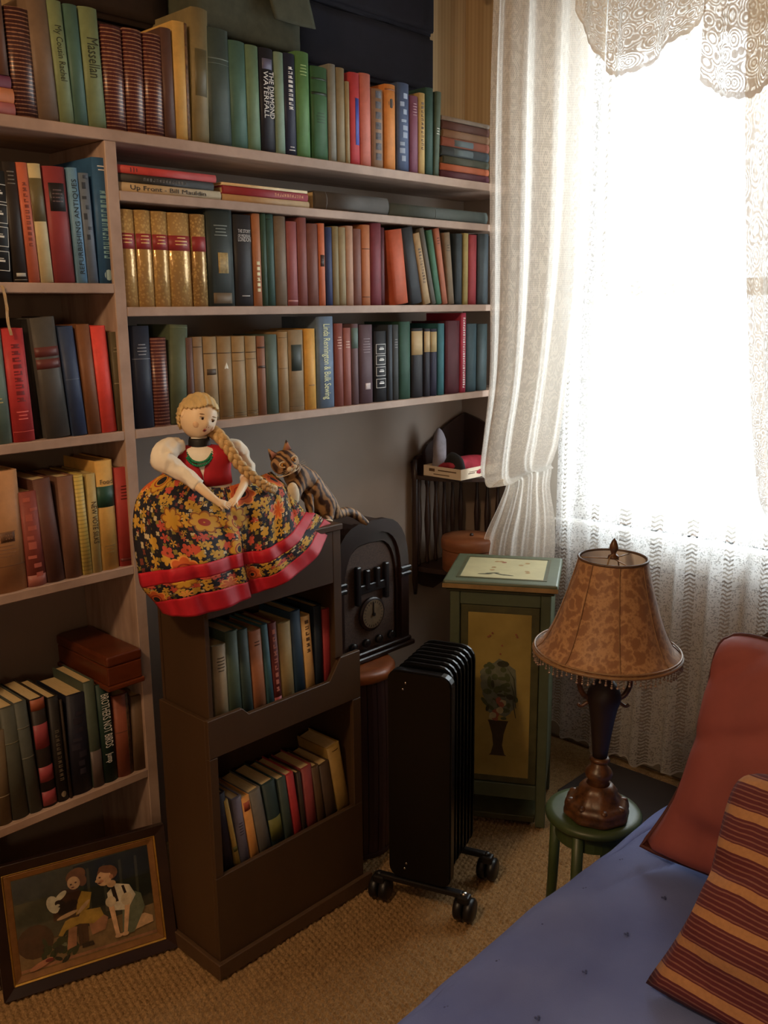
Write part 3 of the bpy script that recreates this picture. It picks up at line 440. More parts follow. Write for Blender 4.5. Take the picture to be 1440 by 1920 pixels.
('book',0.8946,1.908,0.385,0.0246,0.15,0.2601,-0.019,(37,33,31),[('v',12,0.2,0.7,(102,92,76)),('d',0.07,(133,121,101))],'black brown book with faint gilt title, bottom left shelf','books on the bottom left shelf'),
('book',0.9222,1.908,0.385,0.0052,0.15,0.2482,-0.023,(53,41,33),[],'very thin dark book with cream pages, bottom left shelf','books on the bottom left shelf'),
('book',0.93,1.908,0.385,0.0512,0.15,0.2484,0.019,(33,33,46),[('bl',0.2,0.8,(45,41,53))],'wide blue black jacketed book, bottom left shelf','books on the bottom left shelf'),
('book',0.9843,1.908,0.385,0.0283,0.15,0.2688,-0.025,(72,82,70),[('b',0.0,0.35,(88,74,70))],'tall grey green book left of the white titled dark green one, bottom left shelf','books on the bottom left shelf'),
('book',1.0147,1.908,0.385,0.0342,0.15,0.2534,-0.025,(30,53,43),[('t','BROTHERS NOT BIRDS',0.36,0.9,(237,237,230)),('t','Jump',0.2,0.3,(237,237,230))],'dark green book with tall white title under the wooden box, bottom left shelf','books on the bottom left shelf'),
('book',1.052,1.908,0.385,0.0409,0.143,0.2108,0.0,(141,78,57),[('b2',0.0,1.0,(87,60,38)),('b',0.55,0.555,(75,47,32))],'rust brown book under the wooden box, bottom left shelf','books on the bottom left shelf'),
('book',1.096,1.908,0.385,0.038,0.133,0.1951,0.017,(106,84,64),[],'drab brown book against the upright, bottom left shelf','books on the bottom left shelf'),
('book',1.1277,1.6,0.545,0.0364,0.12,0.2347,0.0,(150,133,103),[('r',0.74,5,(75,62,46))],'short beige book with frayed top, upper bin of the brown rack','books in the upper bin of the brown rack'),
('book',1.1675,1.6,0.545,0.035,0.12,0.2576,-0.02,(74,90,76),[],'moss green book right of the short beige one, upper bin','books in the upper bin of the brown rack'),
('book',1.2066,1.6,0.545,0.0277,0.12,0.2535,-0.042,(59,76,72),[],'dark teal book left of the copper brown one, upper bin','books in the upper bin of the brown rack'),
('book',1.2384,1.6,0.545,0.0362,0.12,0.2421,-0.042,(167,109,76),[('r',0.85,2,(93,59,40))],'copper brown book in the upper bin of the brown rack','books in the upper bin of the brown rack'),
('book',1.2791,1.6,0.545,0.0174,0.12,0.2494,-0.068,(63,100,109),[('b',0.0,0.17,(28,28,28)),('r',0.08,2,(237,237,237))],'narrow blue teal book with black foot label, upper bin','books in the upper bin of the brown rack'),
('book',1.2984,1.6,0.545,0.0217,0.12,0.2474,-0.056,(109,48,44),[('v',9,0.3,0.95,(193,125,109)),('b',0.0,0.25,(149,61,58))],'dark red book with vertical title, upper bin','books in the upper bin of the brown rack'),
('book',1.3219,1.6,0.545,0.0384,0.12,0.2388,-0.033,(163,141,94),[('bl',0.05,0.3,(104,82,48))],'mottled tan book right of the dark red one, upper bin','books in the upper bin of the brown rack'),
('book',1.3652,1.6,0.545,0.0308,0.12,0.2583,-0.057,(47,71,93),[],'dark blue tall book left of the cream one, upper bin','books in the upper bin of the brown rack'),
('book',1.4004,1.6,0.545,0.0281,0.12,0.2387,-0.073,(229,186,120),[('v',6,0.6,0.97,(111,83,52))],'cream yellow book with brown title, upper bin','books in the upper bin of the brown rack'),
('book',1.4284,1.6,0.545,0.0243,0.12,0.254,-0.018,(37,47,60),[],'navy black tall book left of the red one, upper bin','books in the upper bin of the brown rack'),
('book',1.4555,1.6,0.545,0.0253,0.12,0.2399,-0.016,(167,60,64),[],'plain red book at the right end of the upper bin','books in the upper bin of the brown rack'),
('book',1.1305,1.6,0.155,0.032,0.12,0.2735,-0.08,(49,38,44),[],'purple black book at the left end of the lower bin','books in the lower bin of the brown rack'),
('book',1.1738,1.6,0.155,0.0122,0.12,0.2552,-0.157,(195,162,83),[('b',0.45,0.5,(120,120,61))],'thin mustard yellow book in the lower bin','books in the lower bin of the brown rack'),
('book',1.1829,1.6,0.155,0.0267,0.12,0.2456,-0.1,(115,111,129),[('r',0.6,5,(70,65,78))],'lavender grey book right of the mustard one, lower bin','books in the lower bin of the brown rack'),
('book',1.217,1.6,0.155,0.0241,0.12,0.2381,-0.14,(221,155,85),[('l',0.85,0.95,(175,87,62))],'orange yellow book in the lower bin','books in the lower bin of the brown rack'),
('book',1.247,1.6,0.155,0.0346,0.12,0.2433,-0.164,(110,106,99),[],'grey book right of the orange yellow one, lower bin','books in the lower bin of the brown rack'),
('book',1.2849,1.6,0.155,0.0382,0.12,0.2461,-0.15,(47,64,64),[('b',0.35,0.6,(112,112,55))],'dark teal book with olive panel, lower bin','books in the lower bin of the brown rack'),
('book',1.3235,1.6,0.155,0.0249,0.12,0.2419,-0.122,(66,79,73),[],'dark grey green book left of the scarlet one, lower bin','books in the lower bin of the brown rack'),
('book',1.3534,1.6,0.155,0.0236,0.12,0.244,-0.137,(174,56,59),[],'scarlet book in the lower bin of the brown rack','books in the lower bin of the brown rack'),
('book',1.3769,1.6,0.155,0.0125,0.12,0.2376,-0.105,(63,50,42),[],'thin dark brown book right of the scarlet one, lower bin','books in the lower bin of the brown rack'),
('book',1.3899,1.6,0.155,0.034,0.12,0.239,-0.082,(145,67,67),[],'rose red book in the lower bin','books in the lower bin of the brown rack'),
('book',1.4315,1.6,0.155,0.0238,0.12,0.2316,-0.126,(88,66,45),[],'umber brown book right of the rose red one, lower bin','books in the lower bin of the brown rack'),
('book',1.4606,1.6,0.155,0.0357,0.12,0.2268,-0.147,(78,61,48),[],'dark sepia book left of the tall yellow tan one, lower bin','books in the lower bin of the brown rack'),
('book',1.5066,1.6,0.155,0.043,0.12,0.2634,-0.185,(158,127,69),[('r',0.95,1,(98,76,41))],'tall yellow tan book leaning at the right end of the lower bin','books in the lower bin of the brown rack'),
]

# ================================================================ books
m_pages = N('page_edges')
v = m_pages.co(); f = m_pages.noise(40, m_pages.scale(v, (30, 1, 1)), 2)
m_pages.l(m_pages.mix(f, lin('#b89a66'), lin('#e4ca98')), m_pages.b.inputs['Base Color']); m_pages.b.inputs['Roughness'].default_value = .9
def cloth(col): return mat('book_cloth', col, .55, .16, 22, bump=.12, bd=.0006, spec=.35)
def gilt(col, gold, kind):
    key = ('gilt', col, gold, kind)
    if key in MATS: return MATS[key]
    s = N('gilt_'+kind); c = lin(col); g = lin(gold); v = s.co(); x = s.n('ShaderNodeSeparateXYZ'); s.l(v, x.inputs[0]); Z = x.outputs[2]
    if kind == 'rows':
        w = s.math('SINE', s.math('MULTIPLY', Z, 2*pi/.0078)); a = s.noise(220, s.scale(v, (1, 1, .25)), 2)
        f = s.math('MULTIPLY', s.math('GREATER_THAN', s.math('ADD', w, s.math('MULTIPLY', a, 1.4)), 1.35), .75)
        met, ro = .25, .35
    elif kind == 'band':
        w = s.math('SINE', s.math('MULTIPLY', Z, 2*pi/.009)); f = s.math('MULTIPLY', s.math('GREATER_THAN', w, .55), .5); met, ro = 0, .5
    else:
        a = s.noise(160, v, 3); vo = s.n('ShaderNodeTexVoronoi'); vo.inputs['Scale'].default_value = 130; s.l(v, vo.inputs['Vector'])
        f = s.math('MULTIPLY', s.math('LESS_THAN', vo.outputs[0], .36), .6); met, ro = .3, .2
        s.bump(s.math('ADD', vo.outputs[0], a), .35, .0008)
    s.l(s.mix(f, c, g), s.b.inputs['Base Color']); s.l(s.math('MULTIPLY', f, met), s.b.inputs['Metallic']) if kind != 'gold' else s.b.inputs['Metallic'].__setattr__('default_value', met)
    s.b.inputs['Roughness'].default_value = ro; MATS[key] = s.m; return s.m
def flat_col(c): return mat('print', c, .5, .06, 40)
def spine_arc(w, bul, n=6):
    """points across the rounded spine from x=0 to w; y=bul at edges, 0 mid"""
    return [(w*i/n, bul*(2*i/n-1)**2) for i in range(n+1)]
def patch(w, bul, z0, z1, fx0=0., fx1=1., off=.0004):
    v = []; f = []; n = 6
    for i in range(n+1):
        u = fx0+(fx1-fx0)*i/n; x = w*u; y = bul*(2*u-1)**2-off
        v += [(x, y, z0), (x, y, z1)]
    for i in range(n): a = 2*i; f.append((a, a+2, a+3, a+1))
    # give it thickness back into the spine
    m = len(v); v += [(p[0], p[1]+off*.9, p[2]) for p in v]
    f += [tuple(m+q for q in reversed(x)) for x in f[:n]]
    for i in range(n):
        a = 2*i; f += [(a, m+a, m+a+2, a+2), (a+1, a+3, m+a+3, m+a+1)]
    f += [(0, 1, m+1, m), (2*n, m+2*n, m+2*n+1, 2*n+1)]
    return v, f
def make_book(name, x, y, z, w, d, h, lean, col, dec, label, group):
    root = thing(name, label, 'book' if name == 'book' else 'portfolio', (0, 0, 0), 0, group)
    if lean == 'flat':
        root.matrix_world = Matrix.Translation((x, y, z)) @ Matrix.Rotation(-pi/2, 4, 'Y')
    elif lean <= 0:
        root.matrix_world = Matrix.Translation((x, y, z)) @ Matrix.Rotation(lean, 4, 'Y')
    else:
        root.matrix_world = Matrix.Translation((x+w, y, z)) @ Matrix.Rotation(lean, 4, 'Y') @ Matrix.Translation((-w, 0, 0))
    bul = min(.007, w*.16) if not (dec and dec[0][0] == 'm' and dec[0][1] == 'gold') else w*.2; t = min(.0028, w*.16)
    m = cloth(col); drawn = []
    for e in dec:
        if e[0] == 'm': m = gilt(col, e[2], e[1])
    arc = spine_arc(w, bul)
    outer = [(0, d)]+arc+[(w, d)]; inner = [(w-t, d), (w-t, bul+.004), (t, bul+.004), (t, d)]
    # slightly raised joints at board/spine meeting
    P = outer+inner; n = len(P); v = [(p[0], p[1], 0) for p in P]+[(p[0], p[1], h) for p in P]
    f = [(i, (i+1) % n, n+(i+1) % n, n+i) for i in range(n)]+[tuple(range(n))[::-1], tuple(range(n, 2*n))]
    obj_cover = pyd('cover', v, f, m, root)
    obj_cover.data.polygons.foreach_set('use_smooth', [1 <= i <= 6 for i in range(len(f))])
    ov = .0035
    pyd_box = box(t, w-t, bul+.0042, d-ov, ov*.6, h-ov); obj('pages', pyd_box, m_pages.m, root)
    for e in dec:
        k = e[0]
        if k == 'b': vv, ff = patch(w, bul, e[1]*h, e[2]*h); pyd('band', vv, ff, flat_col(e[3]), root, True)
        elif k == 'b2': vv, ff = patch(w, bul, e[1]*h, e[2]*h, .72, 1.); pyd('band', vv, ff, mat('mottled_print', e[3], .6, .7, 90), root, True)
        elif k == 'l': vv, ff = patch(w, bul, e[1]*h, e[2]*h, .14, .86); pyd('label', vv, ff, flat_col(e[3]), root, True)
        elif k == 'l2': vv, ff = patch(w, bul, e[1]*h, e[2]*h, .45, .92); pyd('label', vv, ff, flat_col(e[3]), root, True)
        elif k == 'l3': vv, ff = patch(w, bul, e[1]*h, e[2]*h, .35, .75); pyd('label', vv, ff, mat('mottled_print', e[3], .6, .4, 90), root, True)
        elif k == 'r':
            V = []; F = []
            for i in range(int(e[2])):
                zc = e[1]*h+i*.0075; q = random.uniform(0, .12); vv, ff = patch(w, bul, zc, zc+.0022, .2+q, .8-q); o = len(V); V += vv; F += [tuple(o+x for x in y) for y in ff]
            pyd('title_lines', V, F, flat_col(e[3]), root)
        elif k == 'f':
            V = []; F = []; a, b = e[1]*h, e[2]*h; th = .0013; g = th/w
            for q in ((a, a+th, .1, .9), (b-th, b, .1, .9), (a, b, .1, .1+g), (a, b, .9-g, .9), ((a+b)/2-.002, (a+b)/2+.002, .3, .7), ((a+b)/2+.004, (a+b)/2+.0055, .36, .64)):
                vv, ff = patch(w, bul, *q); o = len(V); V += vv; F += [tuple(o+x for x in y) for y in ff]
            pyd('boxed_panel', V, F, flat_col(e[3]), root)
        elif k == 'sq':
            V = []; F = []; z0 = e[1]*h
            while z0 < e[2]*h:
                vv, ff = patch(w, bul, z0, z0+.018, .25, .75); o = len(V); V += vv; F += [tuple(o+x for x in y) for y in ff]; z0 += .027
            pyd('picture_squares', V, F, mat('mottled_print', e[3], .5, .5, 120), root)
        elif k == 'bl':
            V = []; F = []; z0 = e[1]*h
            while z0 < e[2]*h:
                a = random.uniform(.1, .45); vv, ff = patch(w, bul, z0, z0+random.uniform(.006, .016), a, a+random.uniform(.3, .45)); o = len(V); V += vv; F += [tuple(o+x for x in y) for y in ff]; z0 += .021
            pyd('ornament', V, F, flat_col(e[3]), root)
        elif k in ('d', 'tri'):
            n2 = 14 if k == 'd' else 3; zc = (e[1] if k == 'd' else (e[1]+e[2])/2)*h; r = w*.3
            c = e[-1]; vv = [(w/2, -.0006, zc)]+[(w/2+r*.8*sin(2*pi*i/n2), -.0005+bul*.3*abs(sin(2*pi*i/n2)), zc+r*cos(2*pi*i/n2)) for i in range(n2)]
            vv += [(q[0], q[1]+.0006, q[2]) for q in vv]; q = n2+1
            ff = [(0, 1+(i+1) % n2, 1+i) for i in range(n2)]+[(1+i, 1+(i+1) % n2, q+1+(i+1) % n2, q+1+i) for i in range(n2)]+[(q, q+1+i, q+1+(i+1) % n2) for i in range(n2)]
            pyd('emblem', vv, ff, flat_col(c), root)
        elif k in ('t', 't2', 'tu'):
            lines = [e[1], e[2]] if k == 't2' else [e[1]]; z0, z1 = e[-3]*h, e[-2]*h
            for i, s in enumerate(lines):
                me, tw, th_ = text_mesh(s); sx = (z1-z0)/max(tw, .01); sy = min((w*.34 if k == 't2' else w*.62)/max(th_, .01), sx*2.2)
                if lean == 'flat': sy = min(sy, sx*1.6)
                xo = w/2+(0 if k != 't2' else (.2 if i == 0 else -.2)*w)
                q_ = -1 if k == 'tu' else 1
                me.transform(Matrix(((0, q_*sy, 0, xo), (0, 0, -1, -.0008+bul*.04), (-q_*sx, 0, 0, (z0+z1)/2), (0, 0, 0, 1))))
                obj('lettering', me, flat_col(e[-1]), root)
        elif k == 'v':
            # row of letter-like gilt marks running down the spine, too small to read
            V = []; F = []; z0, z1 = e[2]*h, e[3]*h; pit = (z1-z0)/e[1]
            for i in range(e[1]):
                zc = z0+pit*i
                for q in ((zc+pit*.15, zc+pit*.32, .30, .70), (zc+pit*.55, zc+pit*random.uniform(.68, .8), .30, random.uniform(.45, .7)), (zc+pit*.15, zc+pit*.75, random.choice((.30, .6)), random.choice((.40, .68)))):
                    a_, b_2 = sorted(q[2:]); vv, ff = patch(w, bul, q[0], q[1], a_, max(b_2, a_+.08)); o = len(V); V += vv; F += [tuple(o+x for x in y) for y in ff]
            pyd('title_marks', V, F, flat_col(e[-1]), root)
        elif k == 'h':
            me, tw, th_ = text_mesh(e[1]); sx = w*.72/max(tw, .01); sy = min(sx*1.6, .011/max(th_, .01)); sx = min(sx, sy*1.2)
            me.transform(Matrix(((sx, 0, 0, w/2), (0, 0, -1, -.0009), (0, sy, 0, e[2]*h), (0, 0, 0, 1)))); obj('lettering', me, flat_col(e[-1]), root)
    return root
for r in BOOKS: make_book(*r)

# ================================================================ brown two-bin rack (stands on the carpet in front of the shelves)
m_rack = mat('brown_painted_wood', '#48331f', .5, .12, 6, bump=.08, stretch=(1, 1, .2))
m_rackd = mat('brown_board_edge', '#553e2a', .5, .15, 20)
rk = thing('book_rack', 'dark brown two-bin book rack standing on the carpet below the shelves', 'book rack', (0, 0, 0))
RXA, RXB, RYF, RYB = 1.080, 1.545, 1.569, 1.757
# lower bin: sides with step, bottom, front panel, plinth
def prism_x(name, prof, x0, x1, m, par):
    """profile in (y,z) extruded along x"""
    n = len(prof); v = [(x0, y, z) for y, z in prof]+[(x1, y, z) for y, z in prof]
    f = [(i, (i+1) % n, n+(i+1) % n, n+i) for i in range(n)]+[tuple(range(n))[::-1], tuple(range(n, 2*n))]
    o = pyd(name, v, f, m, par)
    bm = bmesh.new(); bm.from_mesh(o.data); bmesh.ops.recalc_face_normals(bm, faces=bm.faces); bmesh.ops.bevel(bm, geom=bm.edges[:], offset=.0012, segments=1, affect='EDGES'); bm.to_mesh(o.data); bm.free(); return o
def prism_y(name, prof, y0, y1, m, par):
    n = len(prof); v = [(x, y0, z) for x, z in prof]+[(x, y1, z) for x, z in prof]
    f = [(i, (i+1) % n, n+(i+1) % n, n+i) for i in range(n)]+[tuple(range(n))[::-1], tuple(range(n, 2*n))]
    o = pyd(name, v, f, m, par)
    bm = bmesh.new(); bm.from_mesh(o.data); bmesh.ops.recalc_face_normals(bm, faces=bm.faces); bmesh.ops.bevel(bm, geom=bm.edges[:], offset=.0012, segments=1, affect='EDGES'); bm.to_mesh(o.data); bm.free(); return o
for x in (RXA, RXB-.012): obj('side', box(x, x+.012, RYF+.013, RYB, .0, .628, .0012), m_rack, rk)
obj('back', box(RXA+.012, RXB-.012, RYB-.008, RYB, .02, .98), m_rack, rk)
obj('bottom', box(RXA+.012, RXB-.012, RYF+.013, RYB-.008, .143, .1545), m_rack, rk)
obj('front_panel', box(RXA, RXB, RYF, RYF+.0125, .0, .249, .0012), m_rack, rk)
obj('stile', box(RXA, RXA+.022, RYF, RYF+.0125, .2495, .539, .0012), m_rack, rk)
obj('stile', box(RXB-.028, RXB, RYF, RYF+.0125, .2495, .539, .0012), m_rack, rk)
L1 = .630
prism_y('stepped_front', [(RXA, .54), (RXB, .54), (RXB, .664), (1.478, .664), (1.440, .612), (1.192, .612), (1.175, .630), (RXA, .630)], RYF, RYF+.0125, m_rack, rk)
obj('bin_floor', box(RXA+.012, RXB-.012, RYF+.0127, RYB-.008, .533, .5445), m_rack, rk)
# upper case, a little narrower
UA, UB = 1.094, 1.487
obj('upper_side', box(UA, UA+.012, RYF+.0135, RYB-.0082, .545, .985, .0012), m_rack, rk)
obj('upper_side', box(UB-.013, UB, RYF+.0135, RYB-.0082, .545, .985, .0012), m_rack, rk)
obj('upper_stile', box(UB-.026, UB, RYF+.0128-.012, RYF+.0133, .666, .985, .0012), m_rack, rk)
obj('top_rail', box(UA, UB-.0265, RYF+.0008, RYF+.0133, .858, .985, .0012), m_rack, rk)
obj('top', box(UA-.004, UB+.004, RYF-.004, RYB, .9853, 1.0, .002), m_rack, rk)
obj('plinth', box(RXA-.006, RXB+.022, RYF-.012, RYF-.0003, 0, .040, .002), m_rackd, rk)
obj('plinth', box(RXA-.012, RXA-.0003, RYF-.012, RYB, 0, .040, .002), m_rackd, rk)

# ================================================================ tombstone radio on a staved round stand
m_bake = mat('dark_radio_case', '#2a1a16', .32, .25, 8, stretch=(1, 1, .3))
m_black = mat('black_metal_trim', '#1c1a1c', .28, .2, 20)
m_dialm = mat('radio_dial_face', '#6a5842', .4, .25, 60)
st = thing('barrel_stand', 'dark round staved stand with copper brown rim between rack and heater', 'stand', (1.69, 1.745, 0))
m_stave = mat('dark_stave_wood', '#3c2420', .4, .35, 9, stretch=(1, 1, .1)); m_rim = mat('copper_brown_rim', '#8a4a24', .35, .3, 20)
SR = .112
for i in range(22):
    a0 = 2*pi*i/22+.012; a1 = 2*pi*(i+1)/22-.012; prof = []
    v = []
    for z, k in ((.012, .93), (.15, .985), (.3, 1.0), (.42, .985), (.518, .95)):
        for a, r in ((a0, SR*k), ((a0+a1)/2, SR*k*1.012), (a1, SR*k), (a1, SR*k-.012), (a0, SR*k-.012)): v.append((r*cos(a), r*sin(a), z))
    f = [(j*5+q, j*5+(q+1) % 5, j*5+5+(q+1) % 5, j*5+5+q) for j in range(4) for q in range(5)]+[(4, 3, 2, 1, 0), (20, 21, 22, 23, 24)]
    pyd('stave', v, f, m_stave, st)
obj('rim', lathe([(.08, .5185), (.113, .5185), (.117, .524), (.117, .538), (.110, .546), (.08, .546), (.0005, .546)], 40), m_rim, st, True)
obj('foot_ring', lathe([(.09, 0), (.108, 0), (.108, .0115), (.09, .0115)], 40), m_stave, st)
rd = thing('tombstone_radio', 'dark arched tombstone radio with round dial beside the brown rack', 'radio', (1.750, 1.80, .548))
# arched body built in (x,z) and extruded in y, front at y=-0.07
def arch(w, h, n=16, flat=.55):
    p = [(-w/2, 0), (w/2, 0)]
    for i in range(n+1):
        a = pi*i/n; e = .55
        cx_ = abs(cos(a))**.62*(1 if cos(a) >= 0 else -1); sz = sin(a)**.8
        p.append((w/2*cx_, h*flat+h*(1-flat)*sz))
    return p
def extr(prof, y0, y1):
    n = len(prof); v = [(x, y0, z) for x, z in prof]+[(x, y1, z) for x, z in prof]
    f = [(i, (i+1) % n, n+(i+1) % n, n+i) for i in range(n)]+[tuple(range(n))[::-1], tuple(range(n, 2*n))]
    bm = bmesh.new(); vs_ = [bm.verts.new(q) for q in v]
    for x in f: bm.faces.new([vs_[q] for q in x])
    bmesh.ops.remove_doubles(bm, verts=bm.verts, dist=.0004)
    bmesh.ops.recalc_face_normals(bm, faces=bm.faces); return bm
RW, RHH = .280, .385
obj('case', extr(arch(RW, RHH), -.062, .09), m_bake, rd)
# raised arched moulding = outer ring
o_ = arch(RW+.012, RHH+.006); i_ = arch(RW-.05, RHH-.03)
def ring(pa, pb, y0, y1, za=0, zb=0):
    n = len(pa); v = []
    for p, zo in ((pa, za), (pb, zb)):
        v += [(x, y0, z+zo) for x, z in p]
    for p, zo in ((pa, za), (pb, zb)):
        v += [(x, y1, z+zo) for x, z in p]
    f = []
    for i in range(n):
        j = (i+1) % n
        f += [(i, j, n+j, n+i), (2*n+i, 3*n+i, 3*n+j, 2*n+j), (i, 2*n+i, 2*n+j, j), (n+i, n+j, 3*n+j, 3*n+i)]
    return v, f
vv, ff = ring(o_, i_, -.078, -.0625); pyd('arch_moulding', vv, ff, m_bake, rd)
i2 = arch(RW-.075, RHH-.055)
vv, ff = ring(i_, i2, -.070, -.0626, 0, 0); pyd('inner_moulding', vv, ff, m_rim if False else m_bake, rd)
m_cloth = mat('speaker_cloth', '#4c3a30', .85, .4, 200)
obj('speaker_cloth', extr([(x*.98, z) for x, z in arch(RW-.08, RHH-.06)], -.0645, -.0628), m_cloth, rd)
g = obj('grille', box(-.06, .06, -.079, -.0655, .19, .215, .002), m_black, rd)
for x, a, b in ((-.055, .16, .27), (-.02, .2, .255), (.02, .2, .255), (.055, .16, .262)): obj('grille_bar', box(x-.008, x+.008, -.082, -.0656, a, b, .003), m_black, rd)
for x in (-.127, .127):
    for z in (.215, .232): obj('fluted_band', box(x-.022, x+.022, -.088, -.0785, z-.006, z+.006, .003), m_black, rd)
dd = obj('dial', lathe([(.0, 0), (.044, 0), (.048, .003), (.048, .009), (.043, .011), (.0, .011)], 32), m_bake, rd, True)
dd.matrix_local = Matrix.Translation((0, -.0655, .125)) @ Matrix.Rotation(pi/2, 4, 'X')
d2 = obj('dial_face', lathe([(.0005, .0112), (.040, .0112), (.040, .0125), (.0005, .0125)], 32), m_dialm, dd)
d3 = obj('pointer', box(-.0015, .0015, -.002, .034, .0127, .0145), m_black, dd); d4 = obj('hub', lathe([(.0003, .0127), (.005, .0127), (.005, .017), (.0003, .017)], 12), m_black, dd)
for i in range(24):
    a = 2*pi*i/24; obj('tick', box(-.0008, .0008, .031, .037, .0126, .0132), m_black, dd).matrix_local = Matrix.Rotation(a, 4, 'Z')
for x in (-.075, -.025, .025, .075):
    k = obj('knob', lathe([(.004, 0), (.004, .006), (.012, .007), (.0125, .016), (.010, .019), (.0005, .0195)], 16), m_black, rd, True); k.matrix_local = Matrix.Translation((x, -.062, .045)) @ Matrix.Rotation(pi/2, 4, 'X')
obj('base_step', box(-.156, .156, -.094, .092, .0, .014, .003), m_bake, rd); obj('base_step', box(-.150, .150, -.086, -.0625, .0145, .026, .003), m_bake, rd)

# ================================================================ oil heater
m_heat = mat('black_heater_enamel', '#070708', .28, .1, 6, spec=.35); m_plast = mat('black_plastic', '#161415', .4, .15, 15); m_chrome = mat('bright_screw', '#c8c4bc', .2, .05, 30, metal=1)
ang = atan2(.34, .94)
ht = thing('oil_heater', 'black oil-filled column heater on castors in front of the green cabinet', 'heater', (1.565, 1.39, 0), ang)
# local x = length away from the front end, local y = across
def finplate(x0, x1, hw, z0, z1, r):
    prof = []
    for cx_, cz, a0 in ((hw-r, z1-r, 0), (-hw+r, z1-r, 90), (-hw+r, z0+r, 180), (hw-r, z0+r, 270)):
        for k in range(5):
            a = radians(a0+k*22.5); prof.append((cx_+r*cos(a), cz+r*sin(a)))
    n = len(prof); v = [(x0, y, z) for y, z in prof]+[(x1, y, z) for y, z in prof]; f = [(i, (i+1) % n, n+(i+1) % n, n+i) for i in range(n)]+[tuple(range(n))[::-1], tuple(range(n, 2*n))]
    bm = bmesh.new(); q = [bm.verts.new(p) for p in v]
    for x in f: bm.faces.new([q[i] for i in x])
    bmesh.ops.recalc_face_normals(bm, faces=bm.faces)
    bmesh.ops.bevel(bm, geom=[e for e in bm.edges if abs(e.verts[0].co.x-e.verts[1].co.x) < 1e-6], offset=min(.003, (x1-x0)*.3), segments=2, affect='EDGES'); return bm
for i in range(7): obj('fin', finplate(.034+i*.027, .047+i*.027, .074, .095, .655, .035), m_heat, ht)
obj('end_cover', finplate(0, .028, .083, .085, .645, .028), m_heat, ht)
for y, z in ((.035, .615), (.042, .598), (.035, .13), (.04, .115)):
    k = obj('screw', lathe([(.0002, .0), (.0035, 0), (.003, .0018), (.0002, .0022)], 10), m_chrome, ht, True); k.matrix_local = Matrix.Translation((-.0003, y, z)) @ Matrix.Rotation(-pi/2, 4, 'Y')
for z in (.17, .58): o = obj('oil_duct', tube([(.0285, 0, z), (.215, 0, z)], .022, 14), m_heat, ht, True)
for x in (.012, .20):
    obj('axle_bracket', box(x-.009, x+.009, -.112, .112, .064, .080, .004, 2), m_plast, ht)
    for s in (-1, 1):
        c = obj('castor_fork', box(x-.013, x+.013, s*.115-.016, s*.115+.016, .05, .0735, .005, 2), m_plast, ht)
        for q in (-1, 1):
            wv = obj('castor_wheel', lathe([(.004, -.0115), (.025, -.0115), (.030, -.007), (.030, .007), (.025, .0115), (.004, .0115)], 22), m_plast, c, True); wv.matrix_local = Matrix.Translation((x+.006, s*.115+q*.0135, .0302)) @ Matrix.Rotation(pi/2, 4, 'X')
        obj('cap', ball((x, s*.115, .0765), .009, 12, 8, (1, 1, .6)), m_chrome if s < 0 and x < .1 else m_plast, c, True)

# ================================================================ green painted cabinet
m_green = mat('sage_green_paint', '#525a42', .5, .14, 14, bump=.1); m_olive = mat('olive_antique_line', '#4c4a2c', .5, .25, 25); m_och = mat('ochre_gold_edge', '#96784a', .45, .2, 30)
m_yel = mat('yellow_painted_panel', '#98823e', .5, .16, 7, col2='#a8924c')
cb = thing('painted_cabinet', 'narrow sage green cabinet with yellow flower-painted door beside the curtain', 'cabinet', (2.0325, 1.500, 0), atan2(-.861, .509))
# local: x across the front (left->right seen from camera), y = depth away from viewer ; front at y=0
CW, CD, CH = .284, .262, .75
Hh = CW/2
for s, n in ((-1, 'l'), (1, 'r')):
    obj('side', box(s*Hh-(.014 if s > 0 else 0), s*Hh+(.014 if s < 0 else 0), .026, CD, .13, .715, .001), m_green, cb)
    obj('leg', box(min(s*Hh, s*(Hh-.028)), max(s*Hh, s*(Hh-.028)), 0, .0255, 0, .715, .002), m_green, cb)
    obj('leg', box(min(s*Hh, s*(Hh-.028)), max(s*Hh, s*(Hh-.028)), CD-.03, CD-.0005, 0, .1295, .002), m_green, cb)
obj('back', box(-Hh+.0142, Hh-.0142, CD-.01, CD-.001, .13, .715), m_green, cb)
obj('bottom_rail', box(-Hh+.0285, Hh-.0285, .002, .025, .085, .13, .002), m_green, cb)
obj('bottom', box(-Hh+.0145, Hh-.0145, .0262, CD-.0105, .131, .145), m_green, cb)
obj('low_shelf', box(-Hh+.03, Hh-.03, .004, CD-.034, .012, .03, .002), m_olive, cb)
obj('top_rail', box(-Hh+.0285, Hh-.0285, .002, .025, .675, .715, .002), m_green, cb)
dr = obj('door', box(-Hh+.030, Hh-.030, .006, .024, .132, .673, .002), m_olive, cb)
obj('door_panel', box(-Hh+.052, Hh-.052, .0045, .0058, .152, .652, .0008), m_yel, dr)
